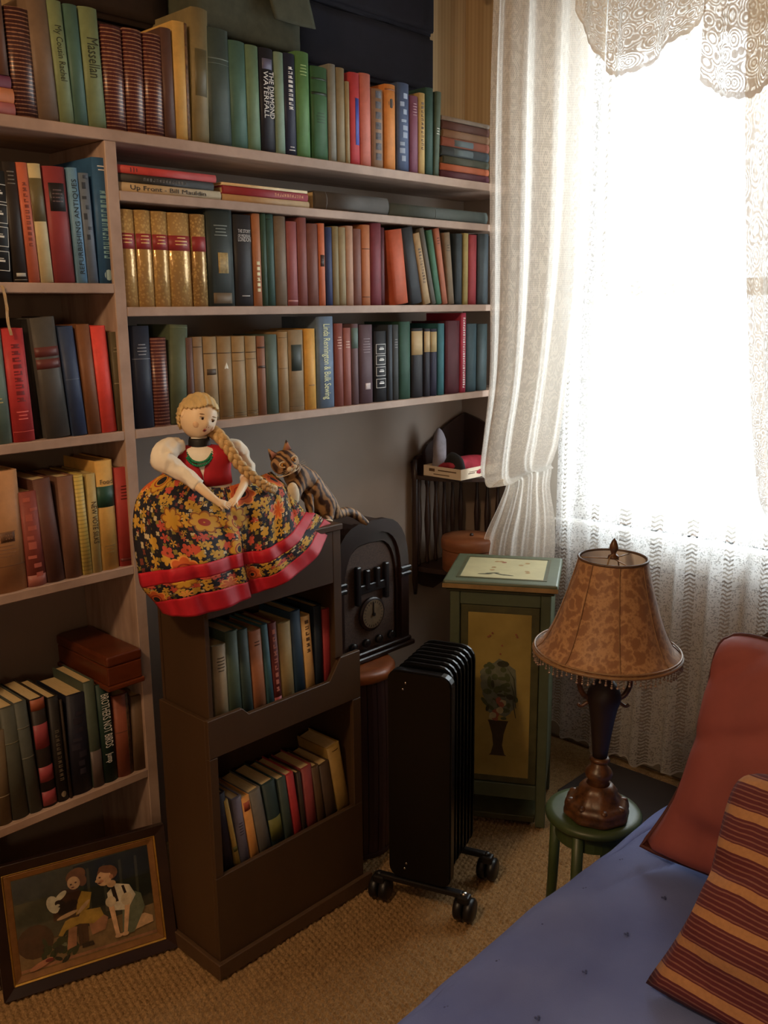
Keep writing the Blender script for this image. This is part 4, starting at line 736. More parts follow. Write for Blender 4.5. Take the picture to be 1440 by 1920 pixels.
# painted urn with flowers, a thin layer of paint on the door panel
def paint_blobs(items, y, par, name):
    V = []; F = []; MI = []; ml = []
    for poly, m in items:
        if m not in ml: ml.append(m)
        o = len(V); V += [(p[0], y, p[1]) for p in poly]; F.append(tuple(range(o, o+len(poly)))); MI.append(ml.index(m)); y -= .00006
    return pyd(name, V, F, ml, par, mi=MI)
def ell(cx_, cz, rx, rz, n=14, a=0, wob=0):
    out = []
    for i in range(n):
        t_ = 2*pi*i/n; r = 1+(wob*random.uniform(-1, 1)); x = rx*r*cos(t_); z = rz*r*sin(t_); out.append((cx_+x*cos(a)-z*sin(a), cz+x*sin(a)+z*cos(a)))
    return out[::-1]
pm = {k_: mat('door_paint', c, .55, .2, 60) for k_, c in dict(urn='#3a2c18', leaf='#4a5230', grey='#6a6c58', rose='#90503c', cream='#a89c74', dk='#34341f').items()}
random.seed(11); it = []
it.append(([(-.030, .327), (.030, .327), (.026, .318), (.017, .285), (.013, .25), (.020, .222), (.026, .217), (-.026, .217), (-.020, .222), (-.013, .25), (-.017, .285), (-.026, .318)][::-1], pm['urn']))
it.append((ell(0, .43, .052, .085, 20, 0, .15), pm['grey']))
for i in range(46):
    a = random.uniform(0, 2*pi); r = random.uniform(0, 1)**.6; it.append((ell(.055*r*cos(a), .42+.09*r*sin(a), random.uniform(.004, .010), random.uniform(.008, .018), 8, random.uniform(0, 3)), pm[random.choice(['leaf', 'leaf', 'dk', 'grey'])]))
for i in range(10): it.append((ell(random.uniform(-.03, .03), random.uniform(.335, .39), .010, .010, 9, 0, .2), pm[random.choice(['rose', 'cream', 'rose'])]))
for i in range(3): it.append(([(.02+.01*i, .50-.04*i), (.045, .46-.04*i), (.052, .40-.03*i), (.050, .40-.03*i), (.042, .46-.04*i)], pm['dk']))
for i in range(7): it.append((ell(random.uniform(-.04, .06), random.uniform(.53, .60), .003, .003, 7), pm['rose']))
paint_blobs(it, .0042, dr, 'painted_urn')
obj('moulding', box(-Hh-.010, Hh+.010, -.010, CD+.006, .7155, .724, .003), m_olive, cb)
tp = obj('top', box(-.16, .16, -.022, CD+.018, .7245, .75, .006, 2), m_green, cb)
obj('gilt_edge', box(-.161, .161, -.0232, -.0222, .728, .741, .0004), m_och, tp)
bm = bmesh.new()
for a, b, c, d in ((-.128, .128, .014, .022), (-.128, .128, .238, .246), (-.128, -.120, .0221, .2379), (.120, .128, .0221, .2379)): addbox(bm, a, b, c, d, .7502, .7512)
obj('top_border', bm, m_olive, tp); obj('top_panel', box(-.117, .117, .025, .235, .7502, .7509), mat('cream_top_panel', '#b8ae84', .45, .1, 15), tp)
V = []; F = []; MI = []; random.seed(5)
def top_el(cx_, cy_, rx, ry, mi, a=0, n=10):
    o = len(V)
    for i in range(n):
        t_ = 2*pi*i/n; x = rx*cos(t_); y = ry*sin(t_); V.append((cx_+x*cos(a)-y*sin(a), cy_+x*sin(a)+y*cos(a), .7512+.0001*len(F)/10))
    F.append(tuple(range(o, o+n))); MI.append(mi)
for x, y, a in ((-.03, .07, .3), (-.01, .062, -.5), (.012, .055, -.2), (-.05, .058, .1)): top_el(x, y, .022, .004, 0, a)
for i in range(9): top_el(random.uniform(-.05, .1), random.uniform(.07, .2), .008, .007, random.choice([1, 2, 1]), random.uniform(0, 3))
pyd('top_sprays', V, F, [pm['dk'], mat('door_paint', '#a08050', .5, .2, 60), pm['rose']], tp, mi=MI)

# ================================================================ corner what-not shelf on the wall with box, cloth and basket
m_dark = mat('dark_walnut', '#33221c', .38, .3, 12, stretch=(1, 1, .2))
et = thing('corner_whatnot', 'dark spindled corner shelf hanging in the wall corner behind the cabinet', 'corner shelf', (0, 0, 0))
CX, CY = 2.655, 2.138   # inner corner
def quarter(z0, z1, r, m, name):
    pts = [(CX, CY)]+[(CX-r*cos(a), CY-r*sin(a)) for a in [pi/2*i/12 for i in range(13)]]
    n = len(pts); v = [(x, y, z0) for x, y in pts]+[(x, y, z1) for x, y in pts]
    f = [(i, (i+1) % n, n+(i+1) % n, n+i) for i in range(n)]+[tuple(range(n))[::-1], tuple(range(n, 2*n))]
    o = pyd(name, v, f, m, et); bm = bmesh.new(); bm.from_mesh(o.data); bmesh.ops.recalc_face_normals(bm, faces=bm.faces); bm.to_mesh(o.data); bm.free(); return o
quarter(.918, .932, .285, m_dark, 'shelf'); quarter(.585, .602, .275, m_dark, 'shelf')
def back_panel(axis):
    # peaked, scrolled crest; u runs from the corner outwards
    prof = [(0, .933), (.285, .933), (.29, .975), (.268, .995), (.235, 1.0), (.21, 1.03), (.165, 1.052), (.12, 1.082), (.06, 1.108), (0, 1.125)]
    n = len(prof); th = .010; v = []
    for k in (0, th):
        v += [((CX-u, CY-k, z) if axis == 'x' else (CX-k, CY-u-.0102, z)) for u, z in prof]
    f = [(i, (i+1) % n, n+(i+1) % n, n+i) for i in range(n)]+[tuple(range(n))[::-1], tuple(range(n, 2*n))]
    o = pyd('crest', v, f, m_dark, et); bm = bmesh.new(); bm.from_mesh(o.data); bmesh.ops.recalc_face_normals(bm, faces=bm.faces); bm.to_mesh(o.data); bm.free()
back_panel('x'); back_panel('y')
sp_prof = [(.006, .6025), (.009, .615), (.006, .63), (.005, .66), (.009, .72), (.011, .765), (.008, .81), (.005, .855), (.006, .88), (.009, .895), (.006, .9175)]
me_sp = lathe(sp_prof, 10)
for i in range(6):
    o = obj('spindle', me_sp.copy() if i == 0 else me_sp, m_dark if not me_sp.materials else None, et, True, (CX-.03-.047*i, CY-.014, 0))
for i in range(1, 6): obj('spindle', me_sp, None, et, True, (CX-.014, CY-.03-.047*i, 0))
for x, y in ((CX-.28, CY-.012), (CX-.012, CY-.28)): obj('post', tube([(x, y, .50), (x, y, .55), (x, y, .92), (x, y, .985)], [.006, .011, .011, .008], 10), m_dark, et, True)
for ax in 'xy':
    prof = [(0, .584), (.278, .584), (.27, .545), (.235, .52), (.18, .50), (.12, .515), (.06, .47), (0, .45)]
    n = len(prof); v = []
    for k in (0, .010): v += [((CX-u, CY-k, z) if ax == 'x' else (CX-k, CY-u-.0102, z)) for u, z in prof]
    f = [(i, (i+1) % n, n+(i+1) % n, n+i) for i in range(n)]+[tuple(range(n)), tuple(range(n, 2*n))[::-1]]
    pyd('apron', v, f, m_dark, et)
# shallow carton, axis aligned
m_card = mat('cream_carton', '#e4d0b6', .7, .08, 20)
ct = thing('carton_lid', 'shallow cream printed carton on the upper corner shelf', 'box', (2.385, 1.93, .9335))
bm = bmesh.new(); w_, d_, h_ = .20, .165, .036
addbox(bm, 0, w_, 0, d_, 0, .003); addbox(bm, 0, .003, 0, d_, .003, h_); addbox(bm, w_-.003, w_, 0, d_, .003, h_); addbox(bm, .003, w_-.003, 0, .003, .003, h_); addbox(bm, .003, w_-.003, d_-.003, d_, .003, h_)
obj('tray', bm, m_card, ct)
bm = bmesh.new(); addbox(bm, -.0006, 0, .02, .10, .022, .026); addbox(bm, -.0006, 0, .05, .12, .008, .011); addbox(bm, -.0006, 0, .115, .14, .018, .028)
addbox(bm, .04, .075, -.0006, 0, .016, .019); addbox(bm, .045, .09, -.0006, 0, .022, .024)
obj('print_marks', bm, mat('print', '#6c5038', .7, .2, 40), ct)
# red cloth bundle in the carton
def lump(name, c, sc, m, par, amp=.15, fr=18, seg=28):
    bm = ball((0, 0, 0), 1, seg, seg//2, sc)
    for v in bm.verts:
        n = noise.noise(Vector(v.co)*fr+Vector(c)*7); v.co *= 1+amp*n
        if v.co.z < -sc[2]*.72: v.co.z = -sc[2]*.72
    return obj(name, bm, m, par, True, c)
m_redc = mat('crimson_cloth', '#a02838', .8, .25, 40, bump=.2)
tag(lump('cloth_bundle', (2.487, 2.01, .9628), (.096, .070, .036), m_redc, None, .42, 19, 40), 'crumpled crimson cloth lying in the shallow cream carton', 'cloth')
b2 = lump('dark_scarf', (2.418, 1.985, .9715), (.018, .045, .047), mat('black_cloth', '#1e1e20', .8, .2, 30), None, .12, 30, 20); tag(b2, 'black strap of cloth beside the crimson bundle in the carton', 'scarf')
g2 = lump('grey_handkerchief', (2.43, 2.062, .999), (.030, .022, .088), mat('grey_cloth', '#8a8288', .8, .2, 30), None, .2, 22, 20); tag(g2, 'grey pointed cloth standing behind the crimson bundle', 'cloth')
# round lidded basket/box on the lower shelf
bk = thing('round_box', 'round orange brown lidded box on the lower corner shelf', 'box', (2.475, 1.965, .6025))
m_bask = mat('orange_brown_veneer', '#8a5230', .45, .25, 10, stretch=(1, 1, 4))
obj('drum', lathe([(.088, 0), (.092, .004), (.092, .075), (.090, .078)], 36), m_bask, bk, True)
obj('lid', lathe([(.0955, .0785), (.097, .082), (.097, .108), (.092, .118), (.06, .124), (.0005, .126)], 36), m_bask, bk, True)
obj('lid_knob', ball((-.01, -.02, .128), .007, 10, 8), m_dark, bk, True)

# ================================================================ stool and lamp
m_stool = mat('green_stool_paint', '#3c4a2a', .4, .2, 12)
sl = thing('round_stool', 'small round green stool carrying the lamp beside the bed', 'stool', (1.700, .984, 0))
obj('seat', lathe([(.02, .388), (.098, .388), (.106, .394), (.108, .402), (.104, .409), (.09, .412), (.0005, .412)], 40), m_stool, sl, True)
obj('apron', lathe([(.078, .345), (.084, .345), (.084, .3878), (.078, .3878)], 32), m_stool, sl)
for a in (100, 190, 280, 370):
    a = radians(a); obj('leg', tube([(.088*cos(a), .088*sin(a), .387), (.093*cos(a), .093*sin(a), .2), (.104*cos(a), .104*sin(a), 0)], [.013, .012, .010], 10), m_stool, sl, True)
obj('stretcher', lathe([(.080, .14), (.088, .136), (.088, .148), (.080, .144)], 32, False), m_stool, sl)
sl.scale = (1, 1, .95)
m_brz = mat('bronze_lamp_resin', '#3c2618', .35, .45, 45, bump=.3, col2='#6c4424'); m_urn = mat('dark_urn_glaze', '#241816', .5, .2, 20); m_gold = mat('dull_gold_braid', '#8a6a48', .45, .25, 60)
lp = thing('table_lamp', 'bronze urn table lamp with bell-shaped tan shade on the green stool', 'lamp', (1.684, .968, .3920))
lp.rotation_euler = Matrix.Rotation(.022, 3, Vector((.72, .69, 0))).to_euler()
def lobes(a): return 1+.03*cos(8*a)
obj('base', lathe([(.0005, 0), (.066, 0), (.071, .005), (.071, .012), (.068, .017), (.070, .022), (.069, .030), (.060, .037), (.052, .041), (.050, .047), (.044, .052), (.043, .060), (.037, .068), (.030, .076), (.0005, .076)], 48, sq=lobes), m_brz, lp, True)
obj('stem', lathe([(.0005, .0762), (.026, .0762), (.022, .084), (.028, .092), (.031, .101), (.026, .110), (.018, .117), (.017, .128), (.0005, .128)], 32), m_brz, lp, True)
obj('stem_ring', lathe([(.0005, .1282), (.019, .1282), (.023, .133), (.019, .139), (.0005, .139)], 24), m_brz, lp, True)
obj('urn', lathe([(.0005, .1392), (.016, .1392), (.018, .16), (.0215, .19), (.026, .225), (.031, .255), (.036, .272), (.037, .282), (.034, .295), (.027, .308), (.018, .318), (.010, .326), (.009, .36), (.0005, .36)], 32), m_urn, lp, True)
for q in range(8):
    a = 2*pi*q/8; lf = obj('leaf_relief', ball((.058*cos(a), .058*sin(a), .034), .012, 10, 8, (1, .7, .55), Matrix.Rotation(a, 3, 'Z')), m_brz, lp, True)
for s in (-1, 1):
    P_ = catmull([(s*.033, 0, .268), (s*.048, 0, .258), (s*.056, 0, .262)], 5); P2 = catmull([(s*.030, 0, .275), (s*.045, 0, .285), (s*.054, 0, .305), (s*.053, 0, .325), (s*.043, 0, .345), (s*.046, 0, .36)], 6)
    hnd = obj('handle', join([tube(P_, .004, 8), tube(P2, [.006]*(len(P2)-6)+[.006, .0055, .005, .0045, .004, .004], 10)]), m_brz, lp, True)
    hnd.rotation_euler = (0, 0, -.80)
obj('harp', join([tube(catmull([(s*.006, 0, .362), (s*.035, 0, .40), (s*.04, 0, .5), (s*.02, 0, .585), (0, 0, .60)], 6), .0018, 6) for s in (-1, 1)]), m_gold, lp, True)
obj('socket', lathe([(.0005, .3605), (.013, .3605), (.014, .40), (.012, .42), (.0005, .42)], 20), m_gold, lp, True)
m_shade = N('shade_damask'); v = m_shade.co(); f = m_shade.noise(38, v, 5, .55); ff_ = m_shade.ramp(m_shade.math('ABSOLUTE', m_shade.math('SUBTRACT', f, .5)), .0, .09)
m_shade.l(m_shade.mix(ff_, lin('#b48a60'), lin('#8a6040')), m_shade.b.inputs['Base Color']); m_shade.b.inputs['Roughness'].default_value = .55
m_shade.b.inputs['Sheen Weight'].default_value = .2
m_lining = mat('shade_lining', '#e4dcd4', .7, .06, 20)
# bell: 8 panels, seams pulled in
prof = []
for i in range(15):
    t_ = i/14; z = .385+.205*t_; r = .155-.084*(t_**.60)-.0*(t_); prof.append((r, z))
def panels(a): return 1-.012*abs(cos(4*a+.3))**14
sh = obj('shade', lathe(prof, 96, False, sq=panels), m_shade.m, lp, True)
obj('shade_lining', lathe([(r-.005, z) for r, z in prof], 64, False), m_lining, sh, True)
def torus(R, r, z, n=64): return tube([(R*cos(2*pi*i/n), R*sin(2*pi*i/n), z) for i in range(n+1)], r, 8, False)
obj('bottom_braid', join([torus(.1555, .0035, .384), torus(.154, .0022, .3915)]), m_gold, sh, True)
obj('top_braid', torus(prof[-1][0]+.0003, .0028, .591), mat('dark_braid', '#5a4434', .5, .2, 60), sh, True)
for k in range(8):
    a = 2*pi*(k+.5)/8-.3/4+pi/8; obj('seam_braid', tube([((r+.0006)*cos(a), (r+.0006)*sin(a), z) for r, z in prof], .0011, 6), mat('seam_braid_tan', '#8e6a48', .6, .2, 60), sh, True)
obj('spider', join([tube([(0, 0, .59), (.068*cos(a), .068*sin(a), .588)], .0014, 6) for a in (0, 2.09, 4.19)]), m_gold, lp, True)
obj('finial', lathe([(.0005, .5905), (.012, .5905), (.011, .596), (.005, .599), (.006, .604), (.0095, .610), (.009, .618), (.005, .628), (.0005, .634)], 16), m_brz, lp, True)
m_bead = mat('glass_bead_drop', '#8a7466', .12, .3, 90, spec=.9)
bd = bmesh.new(); random.seed(4)
for i in range(84):
    a = 2*pi*i/84; x, y = .1555*cos(a), .1555*sin(a); L_ = .005+.010*abs(sin(i*pi/6))
    for q in range(int(L_/.0045)+1): bmesh.ops.create_icosphere(bd, subdivisions=1, radius=.0021 if q < int(L_/.0045) else .0032, matrix=Matrix.Translation((x, y, .379-.0048*q)))
fr = obj('bead_fringe', bd, m_bead, sh, True); fr['kind'] = 'stuff'

# ================================================================ low dark case, guessed in to darken the carpet under the window
cs_ = thing('added_dark_case', 'low dark case added to darken the carpet under the lace curtain behind the stool', 'case', (2.30, 1.10, 0))
m_case = mat('dark_floor_tone', '#21150f', .4, .3, 8, stretch=(1, .2, 1))
obj('body', box(-.125, .125, -.225, .275, 0, .075, .003), m_case, cs_); obj('lid', box(-.13, .13, -.23, .28, .0755, .098, .004, 2), m_case, cs_); obj('lid_strip', box(-.133, -.1302, -.22, .26, .08, .092, .001), mat('pale_case_edge', '#5a4636', .5, .2, 30), cs_)

# ================================================================ bed
m_bed = N('blue_coverlet'); v = m_bed.co(); f = m_bed.noise(5, v, 4); w1 = m_bed.noise(420, v, 1)
m_bed.l(m_bed.mix(m_bed.ramp(f, .3, .7), lin('#5866a0'), lin('#6e7eb8')), m_bed.b.inputs['Base Color']); m_bed.b.inputs['Roughness'].default_value = .85; m_bed.bump(w1, .25, .0012)
bed = thing('bed', 'bed with blue tufted coverlet and dark headboard against the lace curtains', 'bed', (0, 0, 0))
BX0, BX1, BY = .32, 2.19, .845
prof = [(-.42, .455), (-.2, .462), (.1, .465), (.4, .464), (.62, .463), (.74, .460), (.80, .452), (.835, .428), (.848, .39), (.853, .30), (.858, .18), (.866, .06)]
ctrl = [[(BX0+(BX1-BX0)*i/9, y, z) for i in range(10)] for y, z in prof]
def wr_(p, u, w):
    n = -.026*(1-abs(noise.noise(Vector((p.x*4+p.y*6, p.y*5-p.x*2, 9))))*1.6)**6*max(0, .5+.5*sin(p.x*4))*(abs(noise.noise(Vector((p.x*4+p.y*6, p.y*5-p.x*2, 9))))<.6)+noise.noise(Vector((p.x*2.3, p.y*3.1, 3)))*.012+noise.noise(Vector((p.x*9+p.y*5, p.y*7-p.x*3, 1)))*.0045
    if p.z > .44: p.z += n
    else: p.y += n*1.2+.012*sin(p.x*19)*max(0, (.44-p.z)/.4)
    return p
vv, ff, uv, U_, V_ = grid(ctrl, 22, 12, wr_)
cov = pyd('coverlet', vv, ff, m_bed.m, bed, True); solid(cov, .008, 1); evaluated(cov); cov.data.polygons.foreach_set('use_smooth', [True]*len(cov.data.polygons))
obj('mattress', box(BX0+.03, BX1-.02, -.42, BY-.03, .24, .438, .03, 3), mat('mattress_ticking', '#a8a090', .8, .1, 20), bed)
m_hb = mat('dark_bed_wood', '#3a2620', .35, .3, 8, stretch=(.2, 1, 1))
obj('bed_frame', box(BX0+.03, BX1, -.42, BY-.04, .14, .2395, .004), m_hb, bed)
hp = [(-.42, .1), (-.42, .74), (.0, .80), (.45, .80), (.72, .76), (.80, .735), (.835, .70), (.84, .64), (.84, .1)]
prism = [(2.1955, 0)]
v_ = [(2.1955, y, z) for y, z in hp]+[(2.232, y, z) for y, z in hp]; n = len(hp)
hb = pyd('headboard', v_, [(i, (i+1) % n, n+(i+1) % n, n+i) for i in range(n)]+[tuple(range(n))[::-1], tuple(range(n, 2*n))], m_hb, bed)
bm = bmesh.new(); bm.from_mesh(hb.data); bmesh.ops.recalc_face_normals(bm, faces=bm.faces); bmesh.ops.bevel(bm, geom=bm.edges[:], offset=.006, segments=2, affect='EDGES'); bm.to_mesh(hb.data); bm.free()
for x, y in ((BX0+.08, BY-.08), (BX1-.05, BY-.08), (BX0+.08, -.36), (BX1-.05, -.36)): obj('leg', tube([(x, y, .1395), (x, y, 0)], [.025, .018], 10), m_hb, bed, True)
# small dark tufts stitched over the coverlet
tb = bmesh.new(); random.seed(2)
for i in range(14):
    for j in range(8):
        x = BX0+.1+.13*i+(.065 if j % 2 else 0); y = .78-.12*j
        if x > BX1-.08: continue
        # height of cover at that point
        z = .4645+noise.noise(Vector((x*2.3, y*3.1, 3)))*.012+noise.noise(Vector((x*9+y*5, y*7-x*3, 1)))*.0045+.0085-(.009 if y > .72 else 0)
        for a in (0, 2.1, 4.2): bmesh.ops.create_icosphere(tb, subdivisions=1, radius=.0024, matrix=Matrix.Translation((x+.003*cos(a), y+.003*sin(a), z-.026*(1-abs(noise.noise(Vector((x*4+y*6, y*5-x*2, 9))))*1.6)**6*max(0, .5+.5*sin(x*4))*(abs(noise.noise(Vector((x*4+y*6, y*5-x*2, 9))))<.6))) @ Matrix.Diagonal((1, 1, .5, 1)))
o = obj('tufts', tb, mat('navy_tuft_thread', '#44507e', .8, .2, 60), bed); o['kind'] = 'stuff'

# ================================================================ pillows
def pillow(name, c, w, h, t, X, Z, m, label, piping=None, seed=0, ears=.0, bend=0, group=None, cat='pillow'):
    """X: width direction, Z: height direction; front is Z x X side"""
    X = Vector(X).normalized(); Z = (Vector(Z)-X*Vector(Z).dot(X)).normalized(); Y = Z.cross(X)
    root = thing(name, label, cat, c, 0, group); root.matrix_world = Matrix((( X.x, Y.x, Z.x, c[0]), (X.y, Y.y, Z.y, c[1]), (X.z, Y.z, Z.z, c[2]), (0, 0, 0, 1)))
    n = 28; v = []; f = []; idx = {}
    def P(i, j, s):
        a = 2*i/n-1; b = 2*j/n-1
        ph = max(0, (1-abs(a)**2.6))*max(0, (1-abs(b)**2.6)); th = t/2*ph**.42; cr = 1-.055*abs(a)**7*abs(b)**7-(0 if b < 0 else .05)*abs(a*b)**5
        k = 1-.07*(1-abs(a))**1.0*abs(b)**3*1.0; k2 = 1-.07*(1-abs(b))*abs(a)**3
        er = ears if b < 0 else 0; x = a*w/2*k2*cr*(1+er*abs(a*b)**4); z = b*h/2*k*cr*(1+er*.5*abs(a*b)**4)
        q = Vector((x, s*th, z)); nn = noise.noise(Vector((x*7+seed, z*7, s*2+seed)))*.018-.022*max(0, 1-abs(noise.noise(Vector((x*5+z*6+seed, z*5-x*2, s+seed))))*3.2)**2+noise.noise(Vector((x*19+seed, z*19, s)))*.005
        q.y += nn*min(1, ph*3)+bend*(.5-b/2)**2; return q
    for s in (1, -1):
        for j in range(n+1):
            for i in range(n+1):
                edge = i in (0, n) or j in (0, n)
                if s == -1 and edge: idx[(i, j, s)] = idx[(i, j, 1)]; continue
                idx[(i, j, s)] = len(v); v.append(P(i, j, s if not edge else 1))
    for s in (1, -1):
        for j in range(n):
            for i in range(n):
                q = (idx[(i, j, s)], idx[(i+1, j, s)], idx[(i+1, j+1, s)], idx[(i, j+1, s)]); f.append(q if s < 0 else q[::-1])
    pyd('pillowcase', v, f, m, root, True)
    if piping:
        ring_ = [v[idx[(i, 0, 1)]] for i in range(n)]+[v[idx[(n, j, 1)]] for j in range(n)]+[v[idx[(i, n, 1)]] for i in range(n, 0, -1)]+[v[idx[(0, j, 1)]] for j in range(n, -1, -1)]
        obj('piping', tube(ring_, .0042, 7, False), piping, root, True)
    return root
m_redp = mat('brick_rose_cotton', '#8c4844', .8, .1, 9, bump=.15)
m_blkp = mat('dark_red_piping', '#4a201e', .7, .15, 30)
pillow('pillow', (1.60, .44, .685), .56, .44, .24, (.05, 1, .03), (.2, 0, 1), m_redp, 'large brick rose pillow with dark piping leaning up on the bed', m_blkp, 3, .16, .08)
pillow('pillow', (1.90, .44, .68), .56, .44, .20, (.0, 1, 0), (.25, 0, 1), mat('dull_blue_cotton', '#56628e', .8, .1, 9), 'dull blue pillow propped behind the brick rose one', None, 8, .03)
m_str = N('striped_chenille'); v = m_str.co(); x = m_str.n('ShaderNodeSeparateXYZ'); m_str.l(v, x.inputs[0])
wob = m_str.noise(14, v, 3); zz = m_str.math('ADD', x.outputs[2], m_str.math('MULTIPLY', wob, .008)); ph = m_str.math('FRACT', m_str.math('MULTIPLY', zz, 1/.052))
tan_ = m_str.math('LESS_THAN', ph, .27)
thin = m_str.math('GREATER_THAN', m_str.math('SINE', m_str.math('MULTIPLY', ph, 2*pi*6.85)), .62); thin = m_str.math('MULTIPLY', thin, .62)
c1_ = m_str.mix(thin, lin('#5c2028'), lin('#a07060')); g = m_str.noise(160, v, 2)
c2_ = m_str.mix(tan_, c1_, lin('#b8865a')); m_str.l(m_str.mix(m_str.math('MULTIPLY', g, .35), c2_, lin('#3a1418')), m_str.b.inputs['Base Color']); m_str.b.inputs['Roughness'].default_value = .85
m_str.bump(m_str.math('ADD', m_str.math('MULTIPLY', tan_, .8), m_str.math('MULTIPLY', g, .3)), .5, .003)
pillow('pillow', (1.28, .255, .622), .60, .375, .20, (.03, 1, .02), (.52, 0, .86), m_str.m, 'maroon and tan striped pillow in front of the brick rose one', None, 5, .10, .03)

# ================================================================ curtains
def lace(name, kind, col='#fbf4ea', trans=.55, base=.22):
    s = N(name); t = s.t; t.nodes.remove(s.b)
    uv = s.co('UV'); x = s.n('ShaderNodeSeparateXYZ'); s.l(uv, x.inputs[0]); U, V = x.outputs[0], x.outputs[1]
    net = s.math('MULTIPLY', s.math('SINE', s.math('MULTIPLY', U, 2*pi/.006)), s.math('SINE', s.math('MULTIPLY', V, 2*pi/.006)))
    n1 = s.noise(52, uv, 3, .6); n2 = s.noise(150, uv, 2)
    vo = s.n('ShaderNodeTexVoronoi'); vo.inputs['Scale'].default_value = 27; s.l(uv, vo.inputs['Vector'])
    vo2 = s.n('ShaderNodeTexVoronoi', feature='DISTANCE_TO_EDGE'); vo2.inputs['Scale'].default_value = 55; s.l(uv, vo2.inputs['Vector'])
    if kind == 'floral':
        fl_ = s.math('GREATER_THAN', s.math('ADD', n1, s.math('MULTIPLY', s.math('SINE', s.math('MULTIPLY', vo.outputs[0], 26)), .10)), .52)
        holes = s.math('GREATER_THAN', s.math('ADD', net, n2), .95)
        a = s.math('SUBTRACT', s.math('ADD', .80, s.math('MULTIPLY', fl_, .14)), s.math('MULTIPLY', holes, .25))
    elif kind == 'chevron':
        st_ = s.math('SINE', s.math('MULTIPLY', U, 2*pi/.17)); strip = s.math('GREATER_THAN', st_, .78)
        au = s.math('ABSOLUTE', s.math('SUBTRACT', s.math('FRACT', s.math('MULTIPLY', U, 1/.032)), .5))
        ch = s.math('SINE', s.math('ADD', s.math('MULTIPLY', V, 2*pi/.016), s.math('MULTIPLY', au, 7)))
        hole = s.math('MULTIPLY', strip, s.math('GREATER_THAN', s.math('ADD', ch, s.math('MULTIPLY', n2, .5)), .45))
        fh = s.math('GREATER_THAN', s.math('ADD', s.math('MULTIPLY', n2, .8), s.math('MULTIPLY', n1, .5)), .70)
        a = s.math('SUBTRACT', s.math('SUBTRACT', .80, s.math('MULTIPLY', hole, .62)), s.math('MULTIPLY', fh, .42))
    else:
        ri = s.math('SINE', s.math('MULTIPLY', vo.outputs[0], 34)); fl_ = s.math('GREATER_THAN', s.math('ADD', ri, s.math('MULTIPLY', n1, 1.2)), .42)
        edge = s.math('LESS_THAN', vo2.outputs[0], .10)
        a = s.math('ADD', base, s.math('MULTIPLY', s.math('MAXIMUM', fl_, s.math('MULTIPLY', edge, .5)), .92-base))
    hem = s.math('LESS_THAN', V, .012); a = s.math('MAXIMUM', a, s.math('MULTIPLY', hem, .92))
    d = s.n('ShaderNodeBsdfDiffuse'); tr = s.n('ShaderNodeBsdfTranslucent'); tp = s.n('ShaderNodeBsdfTransparent'); c = lin(col)
    d.inputs[0].default_value = (*c, 1); tr.inputs[0].default_value = (*c, 1)
    m1 = s.n('ShaderNodeMixShader'); m1.inputs[0].default_value = trans; s.l(d.outputs[0], m1.inputs[1]); s.l(tr.outputs[0], m1.inputs[2])
    m2 = s.n('ShaderNodeMixShader'); s.l(a, m2.inputs[0]); s.l(tp.outputs[0], m2.inputs[1]); s.l(m1.outputs[0], m2.inputs[2]); s.l(m2.outputs[0], s.out.inputs[0]); return s.m
def curtain(name, label, ctrl, nu, nv, fn, m, L, H, smooth=True, vflip=True):
    vv, ff, uv, U_, V_ = grid(ctrl, nu, nv, fn)
    o = pyd(name, vv, ff, m, None, smooth); set_uv(o.data, [(u*L, (1-w)*H) for u, w in uv]); tag(o, label, 'curtain'); return o
m_floral = lace('floral_lace', 'floral'); m_chev = lace('chevron_lace', 'chevron', '#e8e6e4'); m_val = lace('bold_lace', 'valance', '#ece2d2', .06, .45); m_floral2 = lace('floral_side_lace', 'valance', '#ece2d2', .06, .72)
rod = thing('curtain_rod', 'slim white rod carrying the lace curtains above the window', 'rod', (2.49, 0, 2.47))
obj('pole', tube([(0, .35, 0), (0, 1.98, 0)], .009, 12), m_white, rod, True)
for y in (.42, 1.95): obj('bracket', box(0, .168, y-.012, y+.012, -.012, .012, .003), m_white, rod)
for y in (.34, 1.99): obj('finial', ball((0, y, 0), .016, 12, 8), m_white, rod, True)
# sheer panel across the whole window, hem just off the carpet
ys = [1.66-.165*i for i in range(9)]
hemz = [.10, .052, .060, .075, .085, .13, .19, .16, .12]
ctrl = [[(2.545, y, 2.46) for y in ys], [(2.545, y, 1.7) for y in ys], [(2.545, y, 1.0) for y in ys], [(2.54, y, .5) for y in ys], [(2.53, y, hemz[i]) for i, y in enumerate(ys)]]
def f_sheer(p, u, w):
    a = u*2*pi*11
    p.x += (.012+.014*w)*sin(a+.6*sin(3*u*6))+.006*sin(a*2.3+w*2)
    if w > .995: p.z += .011*abs(sin(u*2*pi*17))
    return p
curtain('curtain', 'long white sheer chevron lace panel hanging straight behind the lamp', ctrl, 22, 14, f_sheer, m_chev, 2.0, 2.4)
